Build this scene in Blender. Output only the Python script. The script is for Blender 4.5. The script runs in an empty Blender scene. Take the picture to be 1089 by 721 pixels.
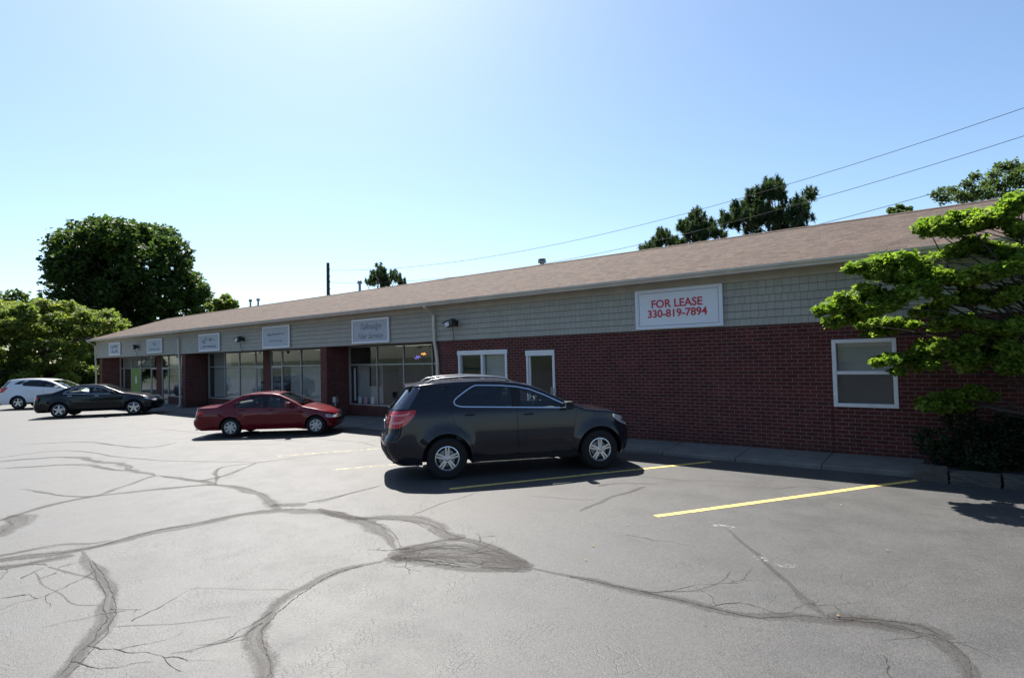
import bpy, bmesh, math, random
import numpy as np
from mathutils import Vector, Matrix
from mathutils.geometry import delaunay_2d_cdt
R = math.radians
S = bpy.context.scene
col = S.collection

# ------------------------------------------------------------------ camera, sky, sun, exposure
F, YAW, PITCH, ROLL, CH, CD = 605.21, 0.6642, 0.0276, -0.0261, 2.0731, 12.5784
cy, sy, cp, sp = math.cos(YAW), math.sin(YAW), math.cos(PITCH), math.sin(PITCH)
fw = Vector((-sy*cp, cy*cp, sp)); r0 = Vector((cy, sy, 0)); u0 = r0.cross(fw)
rt = r0*math.cos(ROLL) + u0*math.sin(ROLL); up = u0*math.cos(ROLL) - r0*math.sin(ROLL)
CAM = Vector((0, -CD, CH))
cam = bpy.data.objects.new('camera', bpy.data.cameras.new('camera')); col.objects.link(cam)
cam.matrix_world = Matrix.Translation(CAM) @ Matrix((rt, up, -fw)).transposed().to_4x4()
cam.data.sensor_width = 36; cam.data.lens = F/1089*36; cam.data.clip_end = 3000; cam.data.clip_start = .05
S.camera = cam
SUNFROM = Vector((-.64, .41, 1)).normalized()
w = bpy.data.worlds.new('World'); S.world = w; w.use_nodes = True
nt = w.node_tree; sky = nt.nodes.new('ShaderNodeTexSky'); sky.sky_type = 'NISHITA'; sky.sun_disc = False
sky.sun_elevation = math.asin(SUNFROM.z); sky.sun_rotation = math.atan2(SUNFROM.x, SUNFROM.y)
sky.altitude = 300; sky.air_density = 1.0; sky.dust_density = 1.1; sky.ozone_density = 1.6
wb = nt.nodes.new('ShaderNodeMix'); wb.data_type = 'RGBA'; wb.blend_type = 'MULTIPLY'; wb.inputs[0].default_value = 1; wb.inputs[7].default_value = (.89, .975, 1.02, 1)   # camera white balance
nt.links.new(sky.outputs[0], wb.inputs[6]); nt.links.new(wb.outputs[2], nt.nodes['Background'].inputs[0]); nt.nodes['Background'].inputs[1].default_value = .075
sun = bpy.data.objects.new('sun', bpy.data.lights.new('sun', 'SUN')); col.objects.link(sun)
sun.data.energy = 5.0; sun.data.angle = R(.5); sun.data.color = (1, .95, .87)
sun.rotation_euler = SUNFROM.to_track_quat('Z', 'Y').to_euler()
S.view_settings.view_transform = 'Standard'; S.view_settings.look = 'None'; S.view_settings.gamma = 1
S.view_settings.exposure = 1.24
S.view_settings.use_curve_mapping = False

# ------------------------------------------------------------------ helpers
GX, GY = .0041, .0102
def gz(x, y):                      # height of the gently tilted lot
    return -.12 + GX*max(-60, min(60, x)) - GY*max(-60, min(60, y))
def bz(x): return .0069*(max(-60, min(20, x)) + 3)     # walk level along the building
def ray(px, py):
    return fw + rt*((px-544.5)/F) - up*((py-360.5)/F)
def onY(px, py, Y):
    d = ray(px, py); return CAM + d*((Y+CD)/d.y)
def at(px, py, dist):
    d = ray(px, py); return CAM + d*(dist/math.hypot(d.x, d.y))
def gnd(px, py):
    d = ray(px, py); t = (-.12+GY*CD-CH)/(d.z-GX*d.x+GY*d.y); return CAM + d*t
def tag(o, label=None, cat=None, group=None, kind=None):
    for k, v in (('label', label), ('category', cat), ('group', group), ('kind', kind)):
        if v: o[k] = v
    return o
def empty(name, loc=(0,0,0), rz=0, **k):
    o = bpy.data.objects.new(name, None); col.objects.link(o); o.location = loc; o.rotation_euler = (0,0,rz); o.empty_display_size = .2
    return tag(o, **k)
def fan(t0, t1, n): return [t0+(t1-t0)*i/n for i in range(n+1)]
class MB:
    def __init__(s): s.v=[]; s.f=[]; s.m=[]
    def face(s, pts, m=0):
        b=len(s.v); s.v += [tuple(p) for p in pts]; s.f.append(tuple(range(b, b+len(pts)))); s.m.append(m)
    def grid(s, rows, m=0, closed=False):
        b=len(s.v); n=len(rows[0])
        for r in rows: s.v += [tuple(p) for p in r]
        for i in range(len(rows)-1):
            for j in range(n if closed else n-1):
                k=(j+1)%n
                s.f.append((b+i*n+j, b+i*n+k, b+(i+1)*n+k, b+(i+1)*n+j)); s.m.append(m)
    def box(s, x0, x1, y0, y1, z0, z1, m=0, M=None):
        c=[Vector((x,y,z)) for x in (x0,x1) for y in (y0,y1) for z in (z0,z1)]
        if M is not None: c=[M@p for p in c]
        b=len(s.v); s.v += [tuple(p) for p in c]
        for q in ((0,1,3,2),(4,6,7,5),(0,4,5,1),(2,3,7,6),(0,2,6,4),(1,5,7,3)): s.f.append(tuple(b+i for i in q)); s.m.append(m)
    def tube(s, pts, rad, n=8, m=0, cap=True):
        pts=[Vector(p) for p in pts]; rs=rad if isinstance(rad,(list,tuple)) else [rad]*len(pts)
        rows=[]; prev=None
        for i,p in enumerate(pts):
            d=(pts[min(i+1,len(pts)-1)]-pts[max(i-1,0)]).normalized()
            if prev is None: a=d.orthogonal().normalized()
            else: a=(prev-d*prev.dot(d)).normalized()
            prev=a; b_=d.cross(a)
            rows.append([p+(a*math.cos(t)+b_*math.sin(t))*rs[i] for t in [2*math.pi*k/n for k in range(n)]])
        s.grid(rows, m, True)
        if cap: s.face(rows[0][::-1], m); s.face(rows[-1], m)
    def lathe(s, prof, n=24, axis='Z', o=(0,0,0), m=0):   # prof: (radius, along)
        rows=[]
        for r,h in prof:
            row=[]
            for k in range(n):
                t=2*math.pi*k/n; c,s_=r*math.cos(t), r*math.sin(t)
                row.append((o[0]+c,o[1]+s_,o[2]+h) if axis=='Z' else (o[0]+c,o[1]+h,o[2]+s_))
            rows.append(row)
        s.grid(rows, m, True)
    def build(s, name, mats, parent=None, smooth=None, weld=0, bevel=0):
        me=bpy.data.meshes.new(name); me.from_pydata(s.v, [], s.f); 
        for mt in (mats if isinstance(mats,(list,tuple)) else [mats]): me.materials.append(mt)
        me.polygons.foreach_set('material_index', s.m)
        bm=bmesh.new(); bm.from_mesh(me)
        if weld: bmesh.ops.remove_doubles(bm, verts=bm.verts, dist=weld)
        bmesh.ops.recalc_face_normals(bm, faces=bm.faces); bm.to_mesh(me); bm.free()
        o=bpy.data.objects.new(name, me); col.objects.link(o); o.parent=parent
        if smooth is not None:
            me.polygons.foreach_set('use_smooth',[True]*len(me.polygons))
            if hasattr(me,'set_sharp_from_angle'): me.set_sharp_from_angle(angle=R(smooth))
        if bevel:
            b=o.modifiers.new('bevel','BEVEL'); b.width=bevel; b.segments=2; b.limit_method='ANGLE'; b.angle_limit=R(40)
        return o

# ------------------------------------------------------------------ materials
def mat(name, color=(.5,.5,.5), rough=.6, metal=0, coat=0, spec=.5, emit=None, estr=1):
    m=bpy.data.materials.new(name); m.use_nodes=True; b=m.node_tree.nodes['Principled BSDF']
    b.inputs['Base Color'].default_value=(*color,1); b.inputs['Roughness'].default_value=rough; b.inputs['Metallic'].default_value=metal
    b.inputs['Coat Weight'].default_value=coat; b.inputs['Coat Roughness'].default_value=.03; b.inputs['Specular IOR Level'].default_value=spec
    if emit: b.inputs['Emission Color'].default_value=(*emit,1); b.inputs['Emission Strength'].default_value=estr
    return m
class N:
    def __init__(s, m): s.m=m; s.t=m.node_tree; s.b=s.t.nodes['Principled BSDF']; s.co=s.n('ShaderNodeTexCoord').outputs['Object']
    def n(s, ty, **k):
        o=s.t.nodes.new(ty)
        for a,b in k.items(): setattr(o,a,b)
        return o
    def l(s, a, b): s.t.links.new(a, b)
    def inp(s, node, **k):
        for a,v in k.items():
            i=node.inputs[a.replace('_',' ')]
            if hasattr(v,'is_linked'): s.l(v,i)
            else: i.default_value=v
        return node
    def noise(s, scale, detail=4, rough=.6, vec=None, out='Fac'):
        q=s.n('ShaderNodeTexNoise'); s.inp(q, Scale=scale, Detail=detail, Roughness=rough); s.l(vec or s.co, q.inputs['Vector']); return q.outputs[out]
    def ramp(s, fac, stops):
        q=s.n('ShaderNodeValToRGB'); s.l(fac,q.inputs[0]); e=q.color_ramp.elements
        while len(e)<len(stops): e.new(.5)
        for i,(p,c) in enumerate(stops):
            e[i].position=p; e[i].color=(*c,1) if isinstance(c,tuple) else (c,c,c,1)
        return q.outputs[0]
    def mix(s, f, a, b, mode='MIX'):
        q=s.n('ShaderNodeMix', data_type='RGBA', blend_type=mode)
        for i,v in ((0,f),(6,a),(7,b)):
            if hasattr(v,'is_linked'): s.l(v,q.inputs[i])
            else: q.inputs[i].default_value=(*v,1) if isinstance(v,tuple) else v
        return q.outputs[2]
    def math(s, op, a, b=0, c=0):
        q=s.n('ShaderNodeMath', operation=op)
        for i,v in enumerate((a,b,c)):
            if hasattr(v,'is_linked'): s.l(v,q.inputs[i])
            else: q.inputs[i].default_value=v
        return q.outputs[0]
    def map(s, rot=(0,0,0), sc=(1,1,1), loc=(0,0,0), vec=None):
        q=s.n('ShaderNodeMapping'); s.l(vec or s.co,q.inputs[0]); q.inputs[1].default_value=loc; q.inputs[2].default_value=rot; q.inputs[3].default_value=sc; return q.outputs[0]
    def bump(s, h, st=.3, d=.01):
        q=s.n('ShaderNodeBump'); q.inputs['Strength'].default_value=st; q.inputs['Distance'].default_value=d; s.l(h,q.inputs['Height']); s.l(q.outputs[0],s.b.inputs['Normal'])
    def color(s, c): s.l(c, s.b.inputs['Base Color'])
    def rough(s, c): s.l(c, s.b.inputs['Roughness'])

def dusty(name, c, rough=.6, amt=.25, sc=6, **k):
    m=mat(name,c,rough,**k); n=N(m)
    d=tuple(x*(1-amt) for x in c); n.color(n.mix(n.ramp(n.noise(sc,5),[(.35,0.),(.7,1.)]), c, d)); return m
# asphalt
def asphalt():
    m=mat('asphalt',rough=.82,spec=.5); n=N(m)
    big=n.noise(.22,5,.6); mid=n.noise(1.7,6,.65); fine=n.noise(70,4,.7); 
    base=n.ramp(big,[(.3,(.048,.0472,.0465)),(.7,(.066,.065,.064))])
    c=n.mix(.55,base,n.ramp(mid,[(.3,(.044,.0433,.0427)),(.7,(.071,.070,.069))]))
    v=n.n('ShaderNodeTexVoronoi'); v.inputs['Scale'].default_value=85; n.l(n.co,v.inputs['Vector'])
    c=n.mix(.55,c,n.mix(1.,c,n.ramp(v.outputs['Color'],[(.1,.45),(.5,1.),(.9,1.5)]),'MULTIPLY'))
    # hairline crazing
    wv=n.mix(.09,n.co,n.noise(5,3,vec=n.co,out='Color'))
    v2=n.n('ShaderNodeTexVoronoi',feature='DISTANCE_TO_EDGE'); v2.inputs['Scale'].default_value=9; n.l(wv,v2.inputs['Vector'])
    msk=n.math('MULTIPLY', n.ramp(v2.outputs[0],[(0.,1.),(.045,0.)]), n.ramp(n.noise(.9,4),[(.48,0.),(.66,1.)]))
    v3=n.n('ShaderNodeTexVoronoi',feature='DISTANCE_TO_EDGE'); v3.inputs['Scale'].default_value=24; n.l(wv,v3.inputs['Vector'])
    msk2=n.math('MULTIPLY', n.ramp(v3.outputs[0],[(0.,1.),(.07,0.)]), n.ramp(n.noise(2.1,4),[(.45,0.),(.65,.8)]))
    mk=n.math('MAXIMUM',msk,msk2)
    c=n.mix(n.math('MULTIPLY',mk,.5),c,(.030,.029,.028))
    # pits
    c=n.mix(n.ramp(n.noise(26,2),[(.30,.6),(.35,0.)]),c,(.035,.035,.035))
    vp=n.n('ShaderNodeTexVoronoi'); vp.inputs['Scale'].default_value=30; n.l(n.co,vp.inputs['Vector'])
    c=n.mix(n.math('MULTIPLY',n.ramp(vp.outputs['Distance'],[(.10,1.),(.2,0.)]),n.ramp(n.noise(3,3),[(.45,0.),(.6,.7)])),c,(.025,.024,.023))
    # oil drips
    c=n.mix(n.ramp(n.noise(.8,2,vec=n.map(loc=(9,4,2))),[(.68,0.),(.8,.45)]),c,(.045,.044,.043))
    n.color(c); n.bump(n.math('ADD',n.math('SUBTRACT',fine,n.math('MULTIPLY',mk,1.2)),n.math('MULTIPLY',v.outputs[0],.6)),.4,.005)
    n.rough(n.ramp(mid,[(.3,.54),(.7,.68)]))
    return m
M_asph=asphalt()
def crackmat():
    m=mat('worn_crack_filler',rough=.9); n=N(m); uv=n.n('ShaderNodeUVMap').outputs[0]
    sx=n.n('ShaderNodeSeparateXYZ'); n.l(uv,sx.inputs[0])
    e=n.math('ABSOLUTE',n.math('SUBTRACT',sx.outputs[1],.5))          # 0 centre .. .5 edge
    nz=n.noise(7,6,.7); nf=n.noise(38,4,.7)
    s=n.math('ADD',n.math('ADD',n.math('MULTIPLY',e,2.1),n.math('MULTIPLY',n.math('SUBTRACT',nz,.5),1.2)),n.math('MULTIPLY',n.math('SUBTRACT',nf,.5),1.2))
    cb=n.n('ShaderNodeCombineXYZ'); n.l(n.math('MULTIPLY',sx.outputs[0],.55),cb.inputs[0]); n.l(n.math('MULTIPLY',sx.outputs[1],3.2),cb.inputs[1])
    st=n.noise(2.2,5,.7,vec=cb.outputs[0])
    a=n.math('MULTIPLY',n.ramp(s,[(.50,.42),(.98,0.)]),n.ramp(st,[(.36,.45),(.60,1.)]))
    v=n.n('ShaderNodeTexVoronoi',feature='DISTANCE_TO_EDGE'); v.inputs['Scale'].default_value=16; n.l(n.mix(.08,n.co,n.noise(6,3,out='Color')),v.inputs['Vector'])
    c=n.mix(n.ramp(v.outputs[0],[(0.,1.),(.10,0.)]), n.ramp(nf,[(.3,(.040,.035,.030)),(.7,(.074,.065,.056))]), (.015,.013,.012))
    n.color(c); n.bump(nf,.6,.006)
    tr=n.n('ShaderNodeBsdfTransparent'); mx=n.n('ShaderNodeMixShader'); n.l(a,mx.inputs[0]); n.l(tr.outputs[0],mx.inputs[1]); n.l(n.b.outputs[0],mx.inputs[2])
    n.l(mx.outputs[0], m.node_tree.nodes['Material Output'].inputs[0]); return m
M_crack=crackmat()
def paintmat(name, c, wear):
    m=mat(name,c,.7); n=N(m); nz=n.noise(9,6,.75); nf=n.noise(60,3,.7)
    n.color(n.mix(n.ramp(nz,[(.35,0.),(.65,.5)]),c,tuple(x*.72 for x in c)))
    a=n.ramp(n.math('ADD',n.math('MULTIPLY',nz,.6),n.math('MULTIPLY',nf,.4)),[(wear,0.),(wear+.1,1.)])
    tr=n.n('ShaderNodeBsdfTransparent'); mx=n.n('ShaderNodeMixShader'); n.l(a,mx.inputs[0]); n.l(tr.outputs[0],mx.inputs[1]); n.l(n.b.outputs[0],mx.inputs[2])
    n.l(mx.outputs[0], m.node_tree.nodes['Material Output'].inputs[0]); return m
M_yel=paintmat('yellow_line_paint',(.74,.54,.15),.38); M_yelw=paintmat('worn_yellow_paint',(.66,.56,.28),.47)
M_white=paintmat('white_scuff',(.4,.4,.4),.52)
def brick():
    m=mat('red_brick',rough=.85,spec=.25); n=N(m)
    sx=n.n('ShaderNodeSeparateXYZ'); n.l(n.co,sx.inputs[0]); cb=n.n('ShaderNodeCombineXYZ')
    g=n.n('ShaderNodeNewGeometry'); gs=n.n('ShaderNodeSeparateXYZ'); n.l(g.outputs['Normal'],gs.inputs[0])
    side=n.math('GREATER_THAN',n.math('ABSOLUTE',gs.outputs[0]),.7)
    u=n.math('ADD',n.math('MULTIPLY',sx.outputs[0],n.math('SUBTRACT',1.,side)),n.math('MULTIPLY',sx.outputs[1],side))
    n.l(u,cb.inputs[0]); n.l(sx.outputs[2],cb.inputs[1])
    b=n.n('ShaderNodeTexBrick'); n.l(cb.outputs[0],b.inputs['Vector'])
    n.inp(b,Scale=1.,Mortar_Size=.0068,Mortar_Smooth=.15,Bias=-.1,Brick_Width=.213,Row_Height=.0765)
    b.inputs['Color1'].default_value=(.120,.027,.024,1); b.inputs['Color2'].default_value=(.066,.018,.016,1); b.inputs['Mortar'].default_value=(.20,.145,.125,1)
    c=n.mix(.5,b.outputs['Color'],n.mix(1.,b.outputs['Color'],n.ramp(n.noise(3,6,.7),[(.3,.55),(.7,1.35)]),'MULTIPLY'))
    c=n.mix(n.ramp(n.noise(40,3),[(.4,0.),(.8,.3)]),c,(.05,.02,.02))
    c=n.mix(n.ramp(n.noise(.9,6,.72,vec=n.map(sc=(1,1,.5),loc=(3,0,1))),[(.56,0.),(.78,.35)]),c,(.17,.12,.11))
    c=n.mix(n.math('MULTIPLY',n.ramp(n.math('ADD',sx.outputs[2],n.math('MULTIPLY',n.noise(1.5,5),.35)),[(.05,1.),(.42,0.)]),.6),c,(.035,.025,.02))
    n.color(c); n.bump(n.math('ADD',n.math('MULTIPLY',b.outputs['Fac'],-1.),n.math('MULTIPLY',n.noise(90,3),.2)),.7,.008); return m
M_brick=brick()
def siding():
    m=mat('painted_shake_siding',rough=.7); n=N(m)
    sx=n.n('ShaderNodeSeparateXYZ'); n.l(n.co,sx.inputs[0]); cb=n.n('ShaderNodeCombineXYZ'); n.l(sx.outputs[0],cb.inputs[0]); n.l(sx.outputs[2],cb.inputs[1])
    mp=n.map(loc=(0,-2.557,0),vec=cb.outputs[0])
    def bk(wd,off,sq):
        b=n.n('ShaderNodeTexBrick'); b.offset=off; b.offset_frequency=1; b.squash=sq; b.squash_frequency=3; n.l(mp,b.inputs['Vector'])
        n.inp(b,Scale=1.,Mortar_Size=.004,Mortar_Smooth=.2,Bias=0.,Brick_Width=wd,Row_Height=.1572); return b
    b=bk(.16,.37,.75)
    b.inputs['Color1'].default_value=(.40,.385,.325,1); b.inputs['Color2'].default_value=(.36,.345,.29,1); b.inputs['Mortar'].default_value=(.17,.16,.13,1)
    c=n.mix(n.ramp(n.noise(1.2,5),[(.35,0.),(.7,.35)]),b.outputs['Color'],(.29,.28,.24))
    gr=n.noise(12,4,.7,vec=n.map(sc=(9,9,.6)))
    c=n.mix(.25,c,n.mix(1.,c,n.ramp(gr,[(.3,.6),(.7,1.25)]),'MULTIPLY'))
    n.color(c); n.bump(n.math('MULTIPLY',b.outputs['Fac'],-1.),.6,.006); return m
M_sid=siding()
def shingles():
    m=mat('asphalt_shingles',rough=.92,spec=.2); n=N(m)
    sx=n.n('ShaderNodeSeparateXYZ'); n.l(n.co,sx.inputs[0]); cb=n.n('ShaderNodeCombineXYZ'); n.l(sx.outputs[0],cb.inputs[0]); n.l(n.math('MULTIPLY',sx.outputs[1],1.053),cb.inputs[1])
    b=n.n('ShaderNodeTexBrick'); b.offset=.41; b.squash=.7; b.squash_frequency=3; n.l(cb.outputs[0],b.inputs['Vector'])
    n.inp(b,Scale=1.,Mortar_Size=.007,Mortar_Smooth=.3,Bias=0.,Brick_Width=.19,Row_Height=.14)
    b.inputs['Color1'].default_value=(.0,.0,.0,1); b.inputs['Color2'].default_value=(1,1,1,1); b.inputs['Mortar'].default_value=(.2,.2,.2,1)
    tone=n.ramp(b.outputs['Color'],[(0.,(.056,.040,.033)),(.35,(.085,.059,.047)),(.7,(.108,.077,.061)),(1.,(.066,.052,.045))])
    c=n.mix(.6,tone,n.mix(1.,tone,n.ramp(n.noise(.7,6,.7),[(.3,.85),(.7,1.12)]),'MULTIPLY'))
    c=n.mix(.3,c,n.mix(1.,c,n.ramp(n.noise(120,2),[(.3,.5),(.7,1.4)]),'MULTIPLY'))
    n.color(c); n.bump(n.math('ADD',n.math('MULTIPLY',b.outputs['Fac'],-1.),n.math('MULTIPLY',b.outputs['Color'],.5)),.8,.01); return m
M_roof=shingles()
def concrete(name,c=(.20,.19,.175),joint=1.5):
    m=mat(name,rough=.9,spec=.3); n=N(m)
    col_=n.mix(n.ramp(n.noise(2.2,6,.7),[(.3,0.),(.7,1.)]),c,tuple(x*.62 for x in c))
    sx=n.n('ShaderNodeSeparateXYZ'); n.l(n.co,sx.inputs[0])
    if joint:
        fr=n.math('PINGPONG',n.math('ADD',sx.outputs[0],2.0),joint/2)
        col_=n.mix(n.math('LESS_THAN',fr,.012),col_,tuple(x*.25 for x in c))
    n.color(col_); n.bump(n.noise(60,4),.3,.004); return m
M_conc=concrete('sidewalk_concrete'); M_stone=concrete('weathered_stone',(.10,.09,.078),0)
def grassm():
    m=mat('grass',rough=.95); n=N(m); n.color(n.ramp(n.noise(.6,8,.7),[(.3,(.022,.036,.014)),(.7,(.045,.06,.022))])); n.bump(n.noise(30,3),.6,.03); return m
M_grass=grassm()
M_trim=dusty('tan_trim_paint',(.46,.42,.34),.5,.2,3); M_gut=dusty('tan_gutter',(.58,.53,.45),.4,.2,2); M_soff=dusty('soffit_paint',(.36,.34,.30),.7,.2,2)
M_whitef=dusty('white_frame_paint',(.72,.73,.74),.4,.12,8); M_alum=dusty('aluminium_frame',(.36,.36,.35),.4,.15,9,metal=.3)
M_board=dusty('white_sign_board',(.74,.76,.79),.45,.06,2); M_signg=dusty('pale_grey_sign_face',(.40,.44,.49),.5,.12,3); M_red=mat('red_letters',(.55,.035,.05),.5); M_ink=mat('dark_letters',(.17,.185,.21),.6)
M_inner=mat('dim_interior_wall',(.16,.15,.14),.9); M_floor=mat('interior_floor',(.10,.09,.08),.7)
M_blind=dusty('vertical_blinds',(.45,.46,.45),.7,.15,2); M_green=mat('green_panel',(.15,.25,.04),.6); M_blackp=mat('black_panel',(.015,.015,.017),.5); M_paper=mat('paper_sheet',(.7,.74,.8),.6); M_pink=mat('pink_card',(.7,.45,.5),.6)
M_orange=mat('orange_neon',(.9,.4,.1),.5,emit=(1,.42,.1),estr=.6); M_purple=mat('purple_neon',(.3,.25,.8),.5,emit=(.3,.22,.9),estr=.35)
M_dark=mat('dark_metal_fixture',(.025,.025,.028),.45); M_lens=mat('frosted_lamp_lens',(.62,.64,.66),.2); M_galv=dusty('galvanised_steel',(.30,.31,.33),.45,.2,8,metal=.5)
M_wood=dusty('weathered_pole_wood',(.075,.06,.05),.9,.4,5); M_wire=mat('wire',(.04,.04,.045),.6)
def glassm(name, tint=.8, ior=.05, col3=None):
    m=bpy.data.materials.new(name); m.use_nodes=True; t=m.node_tree; t.nodes.remove(t.nodes['Principled BSDF'])
    lw=t.nodes.new('ShaderNodeLayerWeight'); lw.inputs[0].default_value=.5; pw=t.nodes.new('ShaderNodeMath'); pw.operation='POWER'; t.links.new(lw.outputs['Facing'],pw.inputs[0]); pw.inputs[1].default_value=4.5
    fr=t.nodes.new('ShaderNodeMath'); fr.operation='MULTIPLY_ADD'; t.links.new(pw.outputs[0],fr.inputs[0]); fr.inputs[1].default_value=1-ior; fr.inputs[2].default_value=ior
    tr=t.nodes.new('ShaderNodeBsdfTransparent'); c=col3 or (tint,tint*1.01,tint*1.0); tr.inputs[0].default_value=(*c,1)
    gl=t.nodes.new('ShaderNodeBsdfGlossy'); gl.inputs['Roughness'].default_value=.015; gl.inputs['Color'].default_value=(.95,.97,1,1)
    mx=t.nodes.new('ShaderNodeMixShader'); t.links.new(fr.outputs[0],mx.inputs[0]); t.links.new(tr.outputs[0],mx.inputs[1]); t.links.new(gl.outputs[0],mx.inputs[2])
    t.links.new(mx.outputs[0],t.nodes['Material Output'].inputs[0]); return m
M_glass=glassm('window_glass',.90,.035)
M_cglass=glassm('car_glass',ior=.05,col3=(.72,.78,.76)); M_hatch=glassm('rear_hatch_glass',ior=.16,col3=(.06,.06,.07)); M_tint=glassm('tinted_car_glass',ior=.05,col3=(.10,.10,.11))
def leafmat(name, c1, c2, trans=.45, c3=None):
    m=bpy.data.materials.new(name); m.use_nodes=True; n=N(m); at_=n.n('ShaderNodeAttribute',attribute_name='tone')
    c=n.ramp(at_.outputs['Fac'],[(0.,c1),(.75,c2),(1.,c3 or c2)])
    n.color(c); n.b.inputs['Roughness'].default_value=.55; n.b.inputs['Specular IOR Level'].default_value=.15
    tl=n.n('ShaderNodeBsdfTranslucent'); n.l(n.mix(1.,c,(1.2,1.25,.62),'MULTIPLY'),tl.inputs[0])
    mx=n.n('ShaderNodeMixShader'); mx.inputs[0].default_value=trans; n.l(n.b.outputs[0],mx.inputs[1]); n.l(tl.outputs[0],mx.inputs[2])
    n.l(mx.outputs[0],m.node_tree.nodes['Material Output'].inputs[0]); return m
M_bark=dusty('bark',(.06,.05,.042),.95,.5,12)
L_dog=leafmat('dogwood_leaf',(.09,.17,.025),(.23,.33,.055),.55,(.40,.43,.12))
L_maple=leafmat('dark_maple_leaf',(.032,.065,.02),(.08,.13,.038),.4)
L_light=leafmat('light_green_leaf',(.10,.15,.04),(.20,.25,.065),.5,(.32,.31,.10))
L_pine=leafmat('pine_needle',(.032,.062,.034),(.07,.11,.05),.35,(.11,.13,.05))
L_loc=leafmat('feathery_leaf',(.06,.10,.04),(.12,.17,.065),.45)
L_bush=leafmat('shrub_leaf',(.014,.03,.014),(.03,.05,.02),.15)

# ------------------------------------------------------------------ ground
def sheet(name, x0,x1,y0,y1, step, dz, m):
    xs=np.unique(np.concatenate([np.arange(x0,x1+.01,step),[v for v in (-60.,60.) if x0<v<x1]])); ys=np.unique(np.concatenate([np.arange(y0,y1+.01,step),[v for v in (-60.,60.) if y0<v<y1]]))
    b=MB(); b.grid([[(x,y,gz(x,y)+dz) for x in xs] for y in ys]); return b
g=sheet('ground',-1500,1500,-1500,1500,100,-.03,None).build('ground',M_grass); tag(g,kind='structure')
lot=sheet('parking_lot',-75,45,-39,-1,2,0,None)
lot_o=lot.build('parking_lot',M_asph); tag(lot_o,kind='structure')
rd=sheet('road',-200,200,-54,-44,4,.006,None).build('road',M_asph); tag(rd,kind='structure')

rnd=random.Random(3)
def smooth_path(p, sub=6):
    out=[]
    for i in range(len(p)-1):
        p0,p1,p2,p3=p[max(i-1,0)],p[i],p[i+1],p[min(i+2,len(p)-1)]
        for k in range(sub):
            t=k/sub; out.append(.5*((2*p1)+(p2-p0)*t+(2*p0-5*p1+4*p2-p3)*t*t+(3*p1-p0-3*p2+p3)*t**3))
    out.append(p[-1]); return out
crack_v=[];crack_f=[];crack_uv=[];crack_m=[];bands=[]
cz=[0.0012]
def crack(pxs, w0, w1=None, jit=.03):
    w1=w1 or w0; cz[0]+=.00003
    P=[gnd(x,y) for x,y in pxs]; P=smooth_path([Vector((p.x,p.y)) for p in P],8)
    L=0; b=len(crack_v)
    for i,p in enumerate(P):
        d=(P[min(i+1,len(P)-1)]-P[max(i-1,0)]); d=d.normalized() if d.length>1e-6 else Vector((1,0)); nn=Vector((-d.y,d.x))
        if i: L+=(p-P[i-1]).length
        t=i/(len(P)-1); ww=(w0+(w1-w0)*t)*.74*(1+.16*math.sin(L*4+b*1.3)+.10*math.sin(L*11+b))*(min(1,.25+6*min(t,1-t)))
        q=p+nn*jit*(math.sin(L*3.1+b)+math.sin(L*8+2*b)*.5)*.8
        for s_,v in ((-1,0.),(1,1.)):
            e=q+nn*s_*ww*.5; crack_v.append((e.x,e.y,gz(e.x,e.y)+cz[0])); crack_uv.append((L,v))
        if i: crack_f.append((b+2*i-2,b+2*i-1,b+2*i+1,b+2*i)); crack_m.append(0)
    if w0>.1: bands.append((P,w0,w1))
crack([(-20,598),(0,596),(90,584),(156,567),(214,557),(273,545),(327,543),(365,549),(406,564),(421,583)],.34,.42)
crack([(337,541),(373,550),(410,550),(447,553),(476,568),(495,572)],.35,.5)
crack([(408,594),(450,598),(500,605),(566,606)],.30,.26,.02)
crack([(420,585),(455,578),(500,574),(560,598)],.26,.22,.02)
crack([(412,591),(455,588),(505,591),(568,602)],.75,.45,.01); crack([(416,592),(465,593),(515,599),(566,604)],.50,.35,.01); crack([(425,587),(470,581),(515,586),(562,600)],.50,.35,.01)
crack([(410,595),(359,606.7),(322,625),(300,641),(281,660),(270,680),(278,713),(274,735)],.22,.27)
crack([(564,605),(612,614),(667,625),(719,637),(790,655),(849,657),(912,661),(959,669),(999,679),(1015,693),(1026,716),(1024,740)],.20,.30)
crack([(880,655),(930,658),(980,664),(1010,680)],.3,.3,.05)
crack([(770,560),(790,575),(811,596),(833,618),(857,637),(881,655)],.06,.16)
crack([(88,586),(101,607),(113,627),(117,650),(109,670),(86,693),(58,721),(40,740)],.26,.24)
crack([(-20,592),(0,590),(58,580),(97,578),(120,574)],.2,.1)
crack([(-10,606),(30,600),(80,590)],.3,.3,.06); crack([(50,602),(75,607),(98,617)],.06)
crack([(20,520),(90,528),(129,518),(156,508),(168,505)],.14)
crack([(-20,557),(0,553),(39,541),(90,529.6),(168,520),(230,516),(273,524),(288,537),(300,541)],.2,.35)
crack([(168,506),(203,510),(218,512),(230,516)],.25)
crack([(327,535),(360,527.7),(405,516)],.14,.07); crack([(288,537),(327,536)],.3)
crack([(230,514),(234,498),(280,491),(360,481)],.16,.08)
crack([(212,512),(240,505),(275,492)],.2,.1)
crack([(-10,488),(70,479),(136,487),(206,490.7),(280,490.7)],.16,.08)
crack([(-10,499),(78,494),(129,500),(168,505)],.3,.2,.06); crack([(-10,492),(60,486),(110,491),(150,500)],.4,.3,.1)
crack([(20,473),(90,470),(150,476),(190,470)],.2); crack([(-10,572),(5,566),(18,556),(10,548)],.6,.5,.05)
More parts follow.
